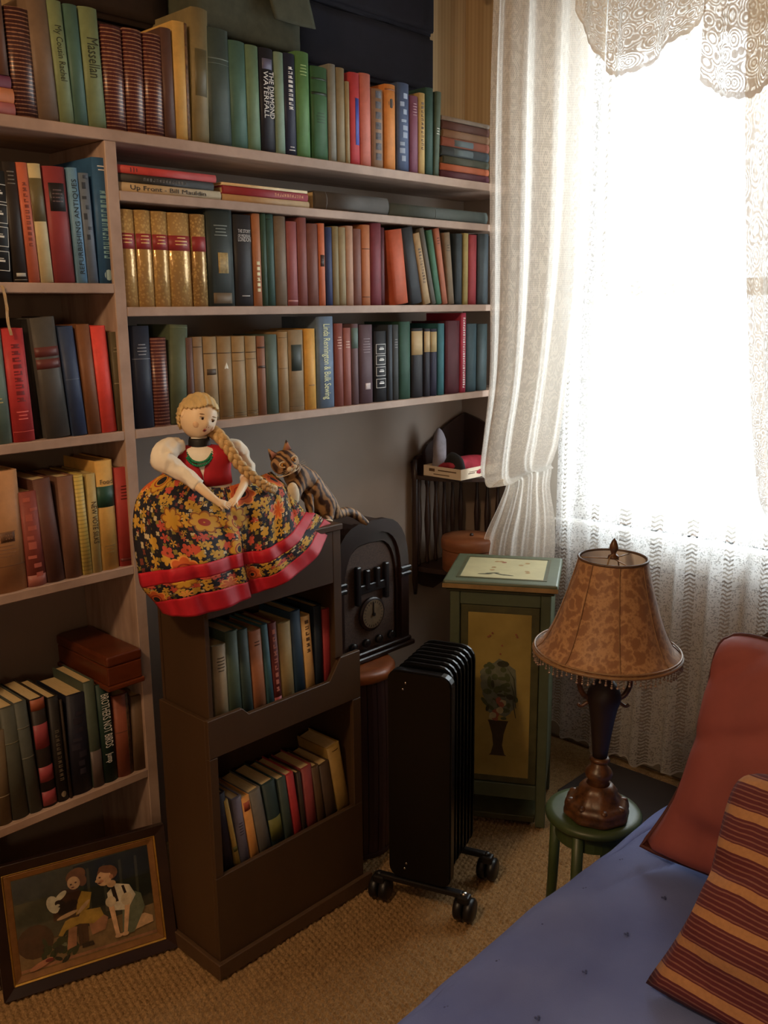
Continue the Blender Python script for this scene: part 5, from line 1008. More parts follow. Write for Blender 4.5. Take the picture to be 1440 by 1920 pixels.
# left lace panel, gathered up at sill height and flaring below
def rowA(z, y0, y1, x, n=6, dz=()):
    return [(x[i] if isinstance(x, (list, tuple)) else x, y0+(y1-y0)*i/(n-1), z+(dz[i] if dz else 0)) for i in range(n)]
ctrl = [rowA(2.46, 1.895, 1.535, 2.465), rowA(2.1, 1.895, 1.54, 2.46), rowA(1.65, 1.89, 1.55, 2.455), rowA(1.30, 1.888, 1.575, 2.45), rowA(1.10, 1.893, 1.592, 2.435), rowA(.985, 1.888, 1.605, 2.42, dz=(-.01, -.02, -.012, .035, .045, .06)),
        rowA(.945, 1.872, 1.62, 2.425, dz=(-.005, -.022, -.01, .035, .05, .07)), rowA(.95, 1.845, 1.63, 2.465, dz=(0, 0, 0, .02, .03, .04)), rowA(.93, 1.82, 1.64, 2.475), rowA(.84, 1.845, 1.63, 2.475), rowA(.74, 1.885, 1.622, 2.465), rowA(.665, 1.907, 1.618, 2.46)]
def f_left(p, u, w):
    a = u*2*pi*3.1; k = .024 if w < .62 else .012
    p.x += k*sin(a+.7)+.006*sin(a*2.1+w*4)+.002*sin(a*5.1+2)
    p.y += .006*sin(w*16+u*3)
    return p
curtain('curtain', 'cream floral lace panel gathered up at sill height left of the window', ctrl, 22, 10, f_left, m_floral, .85, 2.1)
# right lace panel
def rowD(z, y0, y1, x=2.46): return [(x, y0+(y1-y0)*i/4, z) for i in range(5)]
ctrl = [rowD(2.46, 1.09, .62), rowD(2.03, 1.083, .64), rowD(1.46, 1.034, .66), rowD(1.11, .979, .68, 2.44), rowD(.97, .94, .70, 2.43), rowD(.93, .90, .72, 2.46)]
def f_right(p, u, w):
    p.x += .02*sin(u*2*pi*4)+.006*sin(u*2*pi*9+w*6); return p
curtain('curtain', 'floral lace panel gathered at the right side of the window', ctrl, 20, 12, f_right, m_floral2, .8, 1.9)
# scalloped valance in two overlapping swags, plus the narrow jabot tail at its left
def valance(prof, label, x, L):
    top = [(x, y, 2.475) for y, z in prof]; mid = [(x-.01, y, 2.475*.5+z*.5) for y, z in prof]; bot = [(x-.012, y, z) for y, z in prof]
    def fv(p, u, w): p.x += .012*sin(u*L*2*pi*7)*(.4+w); p.z += (-.006*abs(sin(u*L*2*pi*16)) if w > .99 else 0); return p
    curtain('valance', label, [top, mid, bot], 10, 14, fv, m_val, L, .45)
valance([(1.447, 2.124), (1.415, 2.108), (1.379, 2.106), (1.313, 2.127), (1.269, 2.152), (1.214, 2.182), (1.168, 2.22)], 'left bold lace valance swag rising to the right over the window', 2.41, .36)
valance([(1.172, 2.056), (1.111, 2.013), (1.059, 2.0), (.998, 2.017), (.94, 2.06), (.88, 2.13), (.80, 2.2)], 'right bold lace valance swag hanging lower over the window', 2.405, .45)
valance([(1.56, 2.30), (1.535, 2.25), (1.50, 2.20), (1.459, 2.157)], 'narrow lace valance tail beside the gathered left panel', 2.425, .14)

# ================================================================ framed picture leaning on the shelves
m_fr = mat('dark_frame_wood', '#2c1c18', .3, .3, 14, stretch=(.3, 1, 1)); m_gold2 = mat('brown_gilt_liner', '#8a6034', .4, .2, 40, metal=.25); m_fil = mat('gold_fillet', '#c8a050', .28, .15, 60, metal=.7)
pf = thing('framed_picture', 'framed picture of two children leaning on the bookcase from the carpet', 'picture', (0, 0, 0))
Wp, Hp, lean_ = .392, .30, .22; u_ = Vector((.9492, -.3147, 0)); n_ = Vector((.3147, .9492, 0)); k_ = n_*sin(lean_)+Vector((0, 0, cos(lean_))); b_ = u_.cross(k_)*-1
o_ = Vector((.6986, 1.8515, .0015))
pf.matrix_world = Matrix(((u_.x, b_.x, k_.x, o_.x), (u_.y, b_.y, k_.y, o_.y), (u_.z, b_.z, k_.z, o_.z), (0, 0, 0, 1)))
def frame_ring(name, a, b, y0, y1, m, par):
    """mitred ring between rectangles inset a and b; y0 front outer, y1 front inner depth"""
    R_ = lambda q: [(q, q), (Wp-q, q), (Wp-q, Hp-q), (q, Hp-q)]
    v = [(x, y0, z) for x, z in R_(a)]+[(x, y1, z) for x, z in R_(b)]+[(x, .016, z) for x, z in R_(b)]+[(x, .016, z) for x, z in R_(a)]; f = []
    for i in range(4):
        j = (i+1) % 4
        for q in range(4): f.append((q*4+i, q*4+j, ((q+1) % 4)*4+j, ((q+1) % 4)*4+i))
    o = pyd(name, v, f, m, par); bm = bmesh.new(); bm.from_mesh(o.data); bmesh.ops.recalc_face_normals(bm, faces=bm.faces); bmesh.ops.bevel(bm, geom=bm.edges[:], offset=.001, segments=1, affect='EDGES'); bm.to_mesh(o.data); bm.free()
frame_ring('outer_frame', 0, .024, -.004, .004, m_fr, pf); frame_ring('fillet', .0242, .0285, .003, .007, m_fil, pf); frame_ring('liner', .0287, .043, .006, .011, m_gold2, pf)
cv = obj('painting', box(.043, Wp-.043, .012, .0155, .043, Hp-.043), mat('painting_ground', '#56462e', .5, .3, 16, col2='#6c5636'), pf)
obj('backing', box(.003, Wp-.003, .0162, .0185, .003, Hp-.003), mat('brown_backing_board', '#6a4c30', .8, .1, 20), pf)
pc = {k: mat('painted_picture', c, .5, .28, 45) for k, c in dict(wall='#4c4a3a', dark='#262a22', floor='#8a6c48', hedge='#2f3a20', yel='#b8903a', skin='#d0a880', white='#d8ccb4', hair='#7a5030', brown='#4a2c1e', green='#68705a', pink='#b07858', dog='#2a1c18', red='#6a2c24', pale='#c4b494').items()}
SX, SZ = (Wp-.086)/100, (Hp-.086)/100
def pp_(pts): return [(.043+x*SX, .043+z*SZ) for x, z in pts]
def pe(x, z, rx, rz, a=0, n=14): return [(q[0], q[1]) for q in [(.043+x*SX+(rx*SX*cos(t)*cos(a)-rz*SZ*sin(t)*sin(a)), .043+z*SZ+(rx*SX*cos(t)*sin(a)+rz*SZ*sin(t)*cos(a))) for t in [2*pi*i/n for i in range(n)]]]
random.seed(9); it = []
it += [(pp_([(0, 30), (100, 30), (100, 100), (0, 100)]), pc['wall']), (pp_([(42, 30), (100, 30), (100, 100), (44, 98)]), pc['dark']), (pp_([(0, 0), (100, 0), (100, 34), (0, 26)]), pc['floor']), (pp_([(0, 1), (100, 1), (100, 4), (0, 4)]), pc['pink'])]
for i in range(9): it.append((pp_([(46+6*i, 40), (48+6*i, 40), (49+6*i, 92), (47+6*i, 92)]), pc['wall' if i % 2 else 'dark']))
it += [(pe(12, 30, 13, 18), pc['brown']), (pe(45, 78, 6, 12), pc['hedge'])]
for i in range(34): it.append((pe(random.gauss(27, 9), random.gauss(17, 7), random.uniform(2, 4), random.uniform(2, 4.5), random.uniform(0, 3), 9), pc[random.choice(['hedge', 'hedge', 'green', 'dark'])]))
# seated girl bending over a puppy in her lap
it += [(pp_([(42, 12), (49, 12), (50, 38), (42, 40)]), pc['brown']), (pp_([(44, 9), (53, 9), (52, 14), (44, 14)]), pc['dog']), (pp_([(33, 12), (40, 14), (42, 34), (36, 36)]), pc['pink']), (pp_([(52, 20), (62, 22), (65, 34), (58, 44), (50, 40)]), pc['pink']),
       (pp_([(28, 30), (34, 43), (48, 49), (60, 47), (62, 38), (54, 32), (44, 36), (34, 33), (31, 28)]), pc['yel']), (pp_([(26, 46), (44, 44), (50, 60), (46, 74), (34, 77), (27, 66)]), pc['brown']), (pe(27, 64, 4.5, 10, .3), pc['white']), (pe(33, 71, 5, 3.2, .6), pc['white']),
       (pp_([(42, 46), (52, 50), (55, 66), (48, 70), (44, 60)]), pc['yel']), (pe(45, 88, 7.5, 8, .3), pc['hair']), (pe(49, 82, 3.5, 7, .2), pc['hair']), (pe(43, 81, 4.6, 7.2, .35), pc['skin']), (pe(41, 80, .9, .9), pc['brown']), (pe(44.5, 81, .9, .9), pc['brown']), (pe(42, 76.5, 1.3, .7), pc['red']),
       (pe(37, 57, 8, 5.5, .4), pc['dog']), (pe(32, 63, 4.2, 3.8, -.5), pc['dog']), (pe(30, 62, 1.6, 1.4), pc['white']), (pe(36, 49, 8, 2.2, .2), pc['skin']), (pe(48, 53, 6.5, 2.2, .7), pc['skin'])]
# kneeling boy leaning on his hands, seen from the side
it += [(pp_([(80, 11), (98, 15), (98, 22), (92, 27), (80, 24)]), pc['skin']), (pp_([(74, 10), (83, 10), (93, 34), (91, 50), (82, 58), (76, 40)]), pc['green']), (pp_([(67, 40), (80, 36), (87, 50), (83, 63), (73, 68), (66, 60)]), pc['white']),
       (pp_([(69, 66), (72, 66), (74, 48), (71, 48)]), pc['dog']), (pp_([(77, 64), (79, 64), (82, 46), (80, 46)]), pc['dog']), (pe(70, 69, 3.4, 4), pc['skin']), (pe(68, 82, 7.6, 8.5, -.2), pc['hair']), (pe(65, 77, 5.8, 8.2, .15), pc['skin']), (pe(68, 86, 6.5, 4.2, -.3), pc['hair']), (pe(70.5, 77, 1.5, 2.4), pc['pink']), (pe(62, 79, .9, .9), pc['brown']), (pe(61.5, 73, 1.4, .8), pc['red']), (pe(59.6, 76, 1.2, 1.5), pc['skin']), (pe(63, 74.5, 1.7, 1.5), pc['pink']),
       (pp_([(66, 46), (70, 46), (72, 13), (69, 12)]), pc['skin']), (pp_([(78, 42), (82, 42), (78, 13), (75, 12)]), pc['skin']), (pe(68, 50, 4, 6, .2), pc['pale']), (pe(80, 48, 4.4, 7, .2), pc['pale']), (pe(71, 11, 2.8, 2.2), pc['skin']), (pe(76, 11, 2.8, 2.2), pc['skin'])]
it += [(pe(14, 6, 9, 3, .3), pc['pink']), (pe(20, 8, 3, 2), pc['red'])]
paint_blobs([(p if True else p[::-1], m) for p, m in it], .0119, cv, 'painted_scene')
obj('glass', box(.0435, Wp-.0435, .0072, .0078, .0435, Hp-.0435), m_glass, pf)

# ================================================================ wooden box over the bottom-shelf books
wbx = thing('wooden_box', 'polished red brown wooden box lying on the bottom left shelf books', 'box', (1.065, 1.99, .6305))
m_wood = mat('red_brown_box_wood', '#642f18', .3, .3, 7, stretch=(.3, 1, 2))
bm = box(-.048, .050, -.122, .125, .0, .012, .003, 2); obj('base', bm, m_wood, wbx)
obj('body', box(-.044, .046, -.118, .121, .0122, .058, .003, 2), m_wood, wbx)
bm = box(-.046, .048, -.120, .123, .0585, .084, .006, 3); obj('lid', bm, m_wood, wbx)

# ================================================================ things on top of the bookcase
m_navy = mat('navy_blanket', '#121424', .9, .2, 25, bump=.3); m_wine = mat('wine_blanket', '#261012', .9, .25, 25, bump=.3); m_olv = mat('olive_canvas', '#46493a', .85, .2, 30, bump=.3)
def folded(name, x0, x1, y0, y1, z0, z1, n, m, label, cat='blanket'):
    root = thing(name, label, cat, ((x0+x1)/2, (y0+y1)/2, z0)); h = (z1-z0)/n
    for i in range(n):
        bm = box(-(x1-x0)/2+.004*(i % 2), (x1-x0)/2-.003*((i+1) % 2), -(y1-y0)/2, (y1-y0)/2, h*i+.0005, h*(i+1), 0)
        bmesh.ops.subdivide_edges(bm, edges=bm.edges[:], cuts=5, use_grid_fill=True); bmesh.ops.bevel(bm, geom=[e for e in bm.edges if e.calc_face_angle(0) > 1], offset=.012, segments=3, affect='EDGES')
        for v in bm.verts: v.co.z += .007*noise.noise(Vector((v.co.x*6, v.co.y*9, i)))*(1 if i else max(0, v.co.z/h))
        obj('fold', bm, m, root, True)
    return root
folded('blanket', 1.10, 2.405, 2.068, 2.143, 1.8825, 2.15, 2, m_wine, 'dark wine folded blanket behind the books, carried left to darken the bookcase top')  # left stretch stands in for the shadow behind the books
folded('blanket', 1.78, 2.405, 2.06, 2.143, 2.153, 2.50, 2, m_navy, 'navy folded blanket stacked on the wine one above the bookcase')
folded('blanket', 1.06, 1.425, 2.06, 2.143, 2.153, 2.50, 2, mat('umber_shade_cloth', '#2a1c14', .9, .25, 25, bump=.3), 'dark umber fold added as shade beside the olive canvas bag')  # dark fold added where the wall above the books lies in shadow
bag = thing('canvas_bag', 'limp olive canvas bag slumped over the wine blanket above the books', 'bag', (1.61, 2.06, 2.152))
bm = bmesh.new(); bmesh.ops.create_cube(bm, size=1, matrix=Matrix.Translation((0, 0, .11)) @ Matrix.Diagonal((.36, .15, .21, 1))); bmesh.ops.subdivide_edges(bm, edges=bm.edges[:], cuts=9, use_grid_fill=True)
for v in bm.verts:
    k = 1-.35*max(0, v.co.z/.21-.4); v.co.x *= k; v.co.y *= k; q = noise.noise(Vector((v.co.x*9, v.co.y*9, v.co.z*9)))*.018; v.co += v.co.normalized()*q; v.co.z = max(v.co.z, .002)
bmesh.ops.smooth_vert(bm, verts=bm.verts, factor=.6, use_axis_x=True, use_axis_y=True, use_axis_z=True)
obj('bag_body', bm, m_olv, bag, True)
vv, ff, uv, *_ = grid([[(.02, -.085, .205), (.10, -.088, .20), (.17, -.08, .18)], [(.03, -.098, .13), (.11, -.10, .12), (.18, -.095, .11)], [(.05, -.103, .06), (.12, -.103, .058), (.19, -.10, .062)]], 6, 6)
fl_ = pyd('flap', vv, ff, m_olv, bag, True); solid(fl_, .004); evaluated(fl_)
# ribbon hanging from the upper left shelf
rb = catmull([(.869, 1.8985, 1.552), (.869, 1.892, 1.54), (.873, 1.8945, 1.51), (.872, 1.893, 1.48), (.878, 1.896, 1.452)], 8)
v = []; f = []
for i, p in enumerate(rb): v += [p+Vector((-.003, 0, 0)), p+Vector((.003, .0008*sin(i), 0)), p+Vector((.003, .0008*sin(i)+.0008, 0)), p+Vector((-.003, .0008, 0))]
for i in range(len(rb)-1):
    for q in range(4): f.append((i*4+q, i*4+(q+1) % 4, i*4+4+(q+1) % 4, i*4+4+q))
f += [(3, 2, 1, 0), tuple(len(v)-4+q for q in range(4))]
rbo = pyd('ribbon', v, f, mat('cream_ribbon', '#b89a70', .6, .15, 60)); tag(rbo, 'frayed cream ribbon hanging off the upper left shelf edge', 'ribbon')
# small square catalogue card on the carpet behind the heater foot

# ================================================================ doll seated on the rack
m_skinp = mat('doll_bisque', '#fadeb8', .45, .05, 12); m_blouse = mat('cream_blouse_cotton', '#faf2e2', .75, .06, 30, bump=.1); m_vest = mat('red_vest_cotton', '#b81c2a', .75, .1, 40, bump=.1); m_band = mat('red_ribbon_band', '#c41c30', .6, .1, 40)
m_hair = mat('flaxen_hair', '#dcbe84', .55, .22, 40, stretch=(1, 1, .12), bump=.35, bd=.001); m_dk = mat('dark_paint', '#1c120e', .3, .1, 40); m_lip = mat('lip_paint', '#a84a3c', .4, .1, 40)
doll = thing('doll', 'blond braided folk doll in flowered skirt sitting on the brown rack', 'doll', (1.22, 1.66, 1.0))
WI = Matrix.Translation((-1.22, -1.66, -1.0))
def dp(o): o.parent = doll; o.matrix_parent_inverse = Matrix.Translation((-1.22, -1.66, -1.0)); return o
# --- skirt
R0 = [(1.068,1.665,1.165), (1.086,1.645,1.151), (1.129,1.630,1.133), (1.195,1.630,1.120), (1.203,1.634,1.119), (1.260,1.645,1.121), (1.330,1.665,1.125), (1.379,1.690,1.124)]
R1 = [(1.011,1.665,1.132), (1.025,1.615,1.114), (1.074,1.585,1.091), (1.168,1.581,1.076), (1.182,1.589,1.072), (1.275,1.600,1.088), (1.355,1.630,1.097), (1.404,1.660,1.086)]
R2 = [(0.991,1.665,1.067), (1.011,1.600,1.052), (1.070,1.555,1.048), (1.173,1.563,1.034), (1.199,1.579,1.026), (1.268,1.575,1.039), (1.343,1.595,1.054), (1.404,1.630,1.055)]
R3 = [(0.993,1.660,0.966), (1.002,1.558,0.992), (1.068,1.523,0.998), (1.161,1.540,0.996), (1.193,1.564,0.988), (1.227,1.528,0.995), (1.309,1.543,1.012), (1.409,1.605,1.035)]
R4 = [(0.998,1.658,0.934), (1.006,1.556,0.963), (1.073,1.521,0.969), (1.162,1.536,0.967), (1.196,1.562,0.961), (1.232,1.524,0.967), (1.327,1.538,0.991), (1.433,1.600,1.028)]
R5 = [(1.020,1.650,0.899), (1.014,1.551,0.929), (1.077,1.519,0.937), (1.167,1.532,0.932), (1.203,1.560,0.926), (1.243,1.521,0.938), (1.348,1.533,0.973), (1.455,1.595,1.012)]
R6 = [(1.032,1.640,0.873), (1.024,1.548,0.888), (1.090,1.518,0.893), (1.172,1.529,0.896), (1.210,1.559,0.892), (1.261,1.519,0.911), (1.370,1.530,0.947), (1.478,1.590,0.995)]
FW = Vector((-.57, -.8, .15))
def pleat(p, u, w):
    k = .006*min(1, w*3)*(sin(u*2*pi*7.3+.8*sin(w*4))+.6*sin(u*2*pi*15+1)*(1-.5*w)); return p+FW*k
NV = 8; vv, ff, uv, U_, V_ = grid([R0, R1, R2, R3, R4, R5, R6], 12, NV, pleat)
s = N('flower_print_cotton'); uvn = s.co('UV')
def flowers(scale, rad, petals, seed, amp, keep):
    vo = s.n('ShaderNodeTexVoronoi'); vo.inputs['Scale'].default_value = scale; vo.inputs['Randomness'].default_value = .75; mp = s.scale(uvn, (1, 1, 1), (seed, seed*.7, 0)); s.l(mp, vo.inputs['Vector'])
    sub = s.n('ShaderNodeVectorMath', operation='SUBTRACT'); s.l(s.scale(mp, (scale,)*3) if False else mp, sub.inputs[0]); s.l(vo.outputs['Position'], sub.inputs[1])
    x = s.n('ShaderNodeSeparateXYZ'); s.l(sub.outputs[0], x.inputs[0]); ang_ = s.math('ARCTAN2', x.outputs[1], x.outputs[0])
    rnd = s.n('ShaderNodeSeparateColor'); s.l(vo.outputs['Color'], rnd.inputs[0])
    R_ = s.math('ADD', rad, s.math('MULTIPLY', s.math('ABSOLUTE', s.math('SINE', s.math('MULTIPLY', ang_, petals/2))), amp)); dist = vo.outputs['Distance']
    on = s.math('MULTIPLY', s.math('LESS_THAN', dist, R_), s.math('LESS_THAN', rnd.outputs[0], keep)); return on, dist, R_, rnd
base = s.mix(0, lin('#161422'), lin('#161422'))
# leaves / tiny dots
on, di, R_, rn = flowers(95, .30, 4, 1.3, .16, .95); base = s.mix(on, base, s.mix(s.math('LESS_THAN', rn.outputs[1], .4), s.mix(s.math('LESS_THAN', rn.outputs[1], .72), lin('#c8b890'), lin('#7a3a2c')), lin('#8a7a30')))
# small yellow five-petal flowers
on, di, R_, rn = flowers(50, .34, 5, 4.1, .22, 1.0); cen = s.math('LESS_THAN', di, .12); cc = s.mix(s.math('LESS_THAN', rn.outputs[1], .72), lin('#c4503c'), lin('#c89c38')); base = s.mix(on, base, s.mix(cen, cc, lin('#6a2c1c')))
# big poppies: outline, petals, dark heart, white crescent
on, di, R_, rn = flowers(15, .35, 7, 2.2, .085, .95)
rim = s.math('GREATER_THAN', di, s.math('SUBTRACT', R_, .045)); h1 = s.math('LESS_THAN', di, .155); h2 = s.math('LESS_THAN', s.math('ABSOLUTE', s.math('SUBTRACT', di, .09)), .018); ring_ = s.math('LESS_THAN', s.math('ABSOLUTE', s.math('SUBTRACT', di, .215)), .02)
pc_ = s.mix(s.math('LESS_THAN', rn.outputs[1], .5), lin('#d2622c'), lin('#d09c30')); pc2 = s.mix(s.math('LESS_THAN', rn.outputs[1], .5), lin('#e89a4c'), lin('#9a5c1c'))
fl1 = s.mix(rim, pc_, pc2); fl1 = s.mix(ring_, fl1, lin('#a03420')); fl1 = s.mix(h1, fl1, lin('#1a1620')); fl1 = s.mix(s.math('MULTIPLY', h2, s.math('GREATER_THAN', rn.outputs[2], .3)), fl1, lin('#c8c0b0'))
s.l(s.mix(on, base, fl1), s.b.inputs['Base Color']); s.b.inputs['Roughness'].default_value = .8
def strip(name, j0, j1, m, par=None):
    idx = range(j0*U_, (j1+1)*U_); v = [vv[i] for i in idx]; f = [tuple(q-j0*U_ for q in fc) for fc in ff if all(j0*U_ <= q < (j1+1)*U_ for q in fc)]
    o = pyd(name, v, f, m, None, True); set_uv(o.data, [(uv[i][0]*.46, uv[i][1]*.30) for i in idx]); solid(o, .0016); evaluated(o); o.data.polygons.foreach_set('use_smooth', [True]*len(o.data.polygons))
    if par: o.parent = par; o.matrix_parent_inverse = Matrix()
    else: dp(o)
    return o
sk = strip('skirt', 0, 3*NV, s.m); strip('skirt_band', 3*NV, 4*NV, m_band); strip('skirt', 4*NV, 5*NV, s.m); strip('hem_band', 5*NV, 6*NV, m_band)
# --- torso: blouse under an open red vest
def loft(levels, a0=0, a1=2*pi, n=32, off=0, gap=None):
    v = []; f = []
    for k, (c, rx, ry) in enumerate(levels):
        g = gap[k] if gap else 0
        for i in range(n+1):
            a = g+(2*pi-2*g)*i/n-pi/2 if gap else 2*pi*i/n
            # front = angle -90 (towards viewer)
            x = (rx+off)*cos(a); y = (ry+off)*sin(a); v.append(Vector(c)+RT*x+RB*y)
    for k in range(len(levels)-1):
        for i in range(n): q = k*(n+1)+i; f.append((q, q+1, q+n+2, q+n+1))
    return v, f
RT = Vector((.80, -.60, 0)); RB = Vector((.60, .80, 0))   # doll's picture-right and away-from-viewer axes
TW, TN = Vector((1.188,1.685,1.126)), Vector((1.180,1.688,1.211))
lv = [(TW-Vector((0, 0, .05)), .070, .055), (TW, .056, .044), (TW.lerp(TN, .3), .056, .045), (TW.lerp(TN, .6), .062, .044), (TW.lerp(TN, .82), .063, .038), (TW.lerp(TN, .95), .046, .030), (TN, .019, .019), (TN+Vector((0, 0, .02)), .0175, .0175)]
vv_, ff_ = loft(lv); dp(pyd('blouse', vv_, ff_, m_blouse, None, True))
vv_, ff_ = loft(lv[1:7], off=.0035, gap=[.0, .02, .14, .44, .62, .74]); vo_ = pyd('vest', vv_, ff_, m_vest, None, True); solid(vo_, .002); evaluated(vo_); vo_.data.polygons.foreach_set('use_smooth', [True]*len(vo_.data.polygons)); dp(vo_)
lap = [[TW.lerp(TN, t)+RT*(sx*(.004+.034*t))+RB*(-.049+.012*t*t) for sx in (0, 1)] for t in (0, .3, .6, .85)]
# choker and beads
def ringat(c, rx, ry, r, n=28, droop=0): return tube([Vector(c)+RT*(rx*cos(2*pi*i/n))+RB*(ry*sin(2*pi*i/n))+Vector((0, 0, -droop*max(0, -sin(2*pi*i/n)))) for i in range(n+1)], r, 8, False)
NK = TN+Vector((0, 0, .002))
vv_, ff_ = loft([(NK+Vector((0, 0, -.009)), .0225, .0225), (NK+Vector((0, 0, -.006)), .0232, .0232), (NK+Vector((0, 0, .008)), .0222, .0222), (NK+Vector((0, 0, .014)), .0205, .0205)])
ck_ = pyd('choker', vv_, ff_, mat('black_ribbon', '#141414', .6, .2, 30), None, True); solid(ck_, .0012, 1); evaluated(ck_); dp(ck_)
bm = bmesh.new()
for k in range(2):
    for i in range(23):
        a = -1.45+2.9*i/22; p = NK+RT*((.027+.003*k)*sin(a))-RB*(.019+(.031+.002*k)*cos(a)**.8)+Vector((0, 0, -.009-(.024+.007*k)*cos(a))); bmesh.ops.create_icosphere(bm, subdivisions=2, radius=.0030, matrix=Matrix.Translation(p))
dp(obj('bead_necklace', bm, mat('green_glass_bead', '#1c7a54', .2, .2, 60), None, True))
# --- head
HC = Vector((1.180,1.688,1.273)); fwd_ = Vector((-.12, -.97, -.13)).normalized(); upv = Vector((.13, -.08, 1)); side = fwd_.cross(upv).normalized()*-1; upv = side.cross(fwd_).normalized()*-1
if upv.z < 0: upv = -upv
side = upv.cross(fwd_)*1.0
if side.x < 0: side = -side
roll = Matrix.Rotation(-.16, 3, fwd_)   # head tips toward its braid side
HM = Matrix.Identity(3); side = roll @ side; upv = roll @ upv
HM = Matrix(((side.x, -fwd_.x, upv.x), (side.y, -fwd_.y, upv.y), (side.z, -fwd_.z, upv.z)))
H4 = Matrix.Translation(HC) @ HM.to_4x4()
def bumpf(d, c, w, h): c = Vector(c).normalized(); return h*math.exp(-((d-c).length/w)**2)
def headf(d):
    r = Vector((d.x*.0400, d.y*.0430, d.z*.0475))
    k = 1+bumpf(d, (0, -1, -.14), .15, .115)+bumpf(d, (.42, -.82, -.34), .34, .055)+bumpf(d, (-.42, -.82, -.34), .34, .055)+bumpf(d, (0, -.75, -.72), .26, .07)+bumpf(d, (0, -.95, -.42), .11, .035)
    k -= bumpf(d, (.36, -.9, .05), .17, .05)+bumpf(d, (-.36, -.9, .05), .17, .05)+bumpf(d, (0, -.9, -.58), .10, .025)+bumpf(d, (0, -1, .12), .13, .02)
    if d.z < -.3: r.x *= 1-.20*(-d.z-.3); r.y *= 1-.10*(-d.z-.3)
    return r*k
def headmesh(scale=1, keep=None, seg=48, ri=32):
    bm = bmesh.new(); bmesh.ops.create_uvsphere(bm, u_segments=seg, v_segments=ri, radius=1)
    for v in bm.verts:
        d = v.co.normalized(); v.co = headf(d)*scale; v.tag = bool(keep(d)) if keep else True
    if keep: bmesh.ops.delete(bm, geom=[v for v in bm.verts if not v.tag], context='VERTS')
    bm.transform(H4); return bm
hd = dp(obj('head', headmesh(), m_skinp, None, True))
def hl(p): return H4 @ Vector(p)
def feature(name, d, off, r, sc, m, par=hd, rz=0):
    d = Vector(d).normalized(); p = headf(d)*1.0; p = p+d*off
    bm = bmesh.new(); bmesh.ops.create_uvsphere(bm, u_segments=14, v_segments=10, radius=r, matrix=H4 @ Matrix.Translation(p) @ Matrix.Rotation(rz, 4, 'Y') @ Matrix.Diagonal((*sc, 1)))
    o = obj(name, bm, m, None, True); o.parent = par; return o
m_eyew = mat('doll_eye_white', '#d8ccb8', .25, .05, 30); m_iris = mat('doll_eye_brown', '#3a2416', .15, .1, 60); m_brow = mat('brow_paint', '#a07c54', .6, .1, 40)
for sx in (-1, 1):
    e_ = feature('eye', (.34*sx, -.93, .05), -.0012, .0052, (1.15, .55, .72), m_eyew)
    i_ = feature('iris', (.335*sx+.03, -.945, .045), .0014, .0030, (1, .5, 1), m_iris); feature('eyelid', (.34*sx, -.93, .105), .0004, .0058, (1.1, .45, .26), m_brow, hd, .1*sx)
    feature('eyebrow', (.37*sx, -.9, .24), .0002, .0075, (1.0, .28, .13), m_brow, hd, .10*sx)
    feature('cheek', (.46*sx, -.84, -.30), -.0068, .0105, (1, .72, .9), mat('cheek_blush', '#ecc49c', .5, .04, 20))
    feature('ear', (1.0*sx, -.05, -.06), -.001, .008, (.4, .6, 1), m_skinp); feature('nostril', (.055*sx, -1, -.235), .0042, .0009, (1, 1, 1), m_lip)
feature('upper_lip', (0, -.93, -.385), .0012, .0040, (1.0, .5, .40), m_lip); feature('lower_lip', (0, -.91, -.47), .0010, .0038, (.95, .5, .42), m_lip); feature('mouth', (0, -.925, -.425), .0010, .0034, (1, .45, .38), m_dk)
# hair cap with a parting, swept to the braid side
def hairkeep(d): return d.y > -.05+.55*(-d.z*.6) and d.z > -.75 or d.z > .62-.25*abs(d.x)-(.22*max(0, -d.x-.1))
cap_ = headmesh(1.0, hairkeep, 64, 44); inv = H4.inverted(); cap2 = []
for v in cap_.verts:
    p = inv @ v.co; d = p.normalized(); lay = .0050+.0012*sin(26*atan2(d.x, d.z+.3))+.0008*sin(60*d.x); p += d*lay; v.co = H4 @ p
hc_ = dp(obj('hair', cap_, m_hair, None, True)); solid(hc_, .0045, -1); evaluated(hc_); hc_.data.polygons.foreach_set('use_smooth', [True]*len(hc_.data.polygons))
# braid: three plaited strands
BP = catmull([(1.216,1.700,1.239), (1.209,1.660,1.233), (1.218,1.635,1.205), (1.233,1.622,1.171), (1.258,1.612,1.143), (1.287,1.605,1.118), (1.306,1.603,1.106)], 14)
ms = []
for k in range(3):
    pts = []; rr = []
    for i, p in enumerate(BP):
        t = i/(len(BP)-1); ph = 2*pi*t*4.6+2*pi*k/3; am = .0085*(1-.35*t); tn = (BP[min(i+1, len(BP)-1)]-BP[max(i-1, 0)]).normalized(); b1 = tn.cross(FW).normalized(); b2 = tn.cross(b1)
        pts.append(p+b1*(am*cos(ph))+b2*(am*.55*sin(2*ph))); rr.append(.0078*(1-.35*t))
    ms.append(tube(pts, rr, 10))
br_ = dp(obj('braid', join(ms), mat('flaxen_braid', '#d0ac74', .6, .25, 120, bump=.4), None, True))
TP = BP[-1]; tu = bmesh.new(); random.seed(8)
for i in range(9): a = 2*pi*i/9; q = ball(TP+Vector((.006+.005*cos(a), -.001, .005*sin(a)-.002)), .0055, 10, 8, (1.3, 1, .9)); t_ = bpy.data.meshes.new('t'); q.to_mesh(t_); q.free(); tu.from_mesh(t_)
dp(obj('braid_tuft', tu, mat('pale_hair_tuft', '#dcc8a4', .7, .15, 80), br_ if False else None, True))
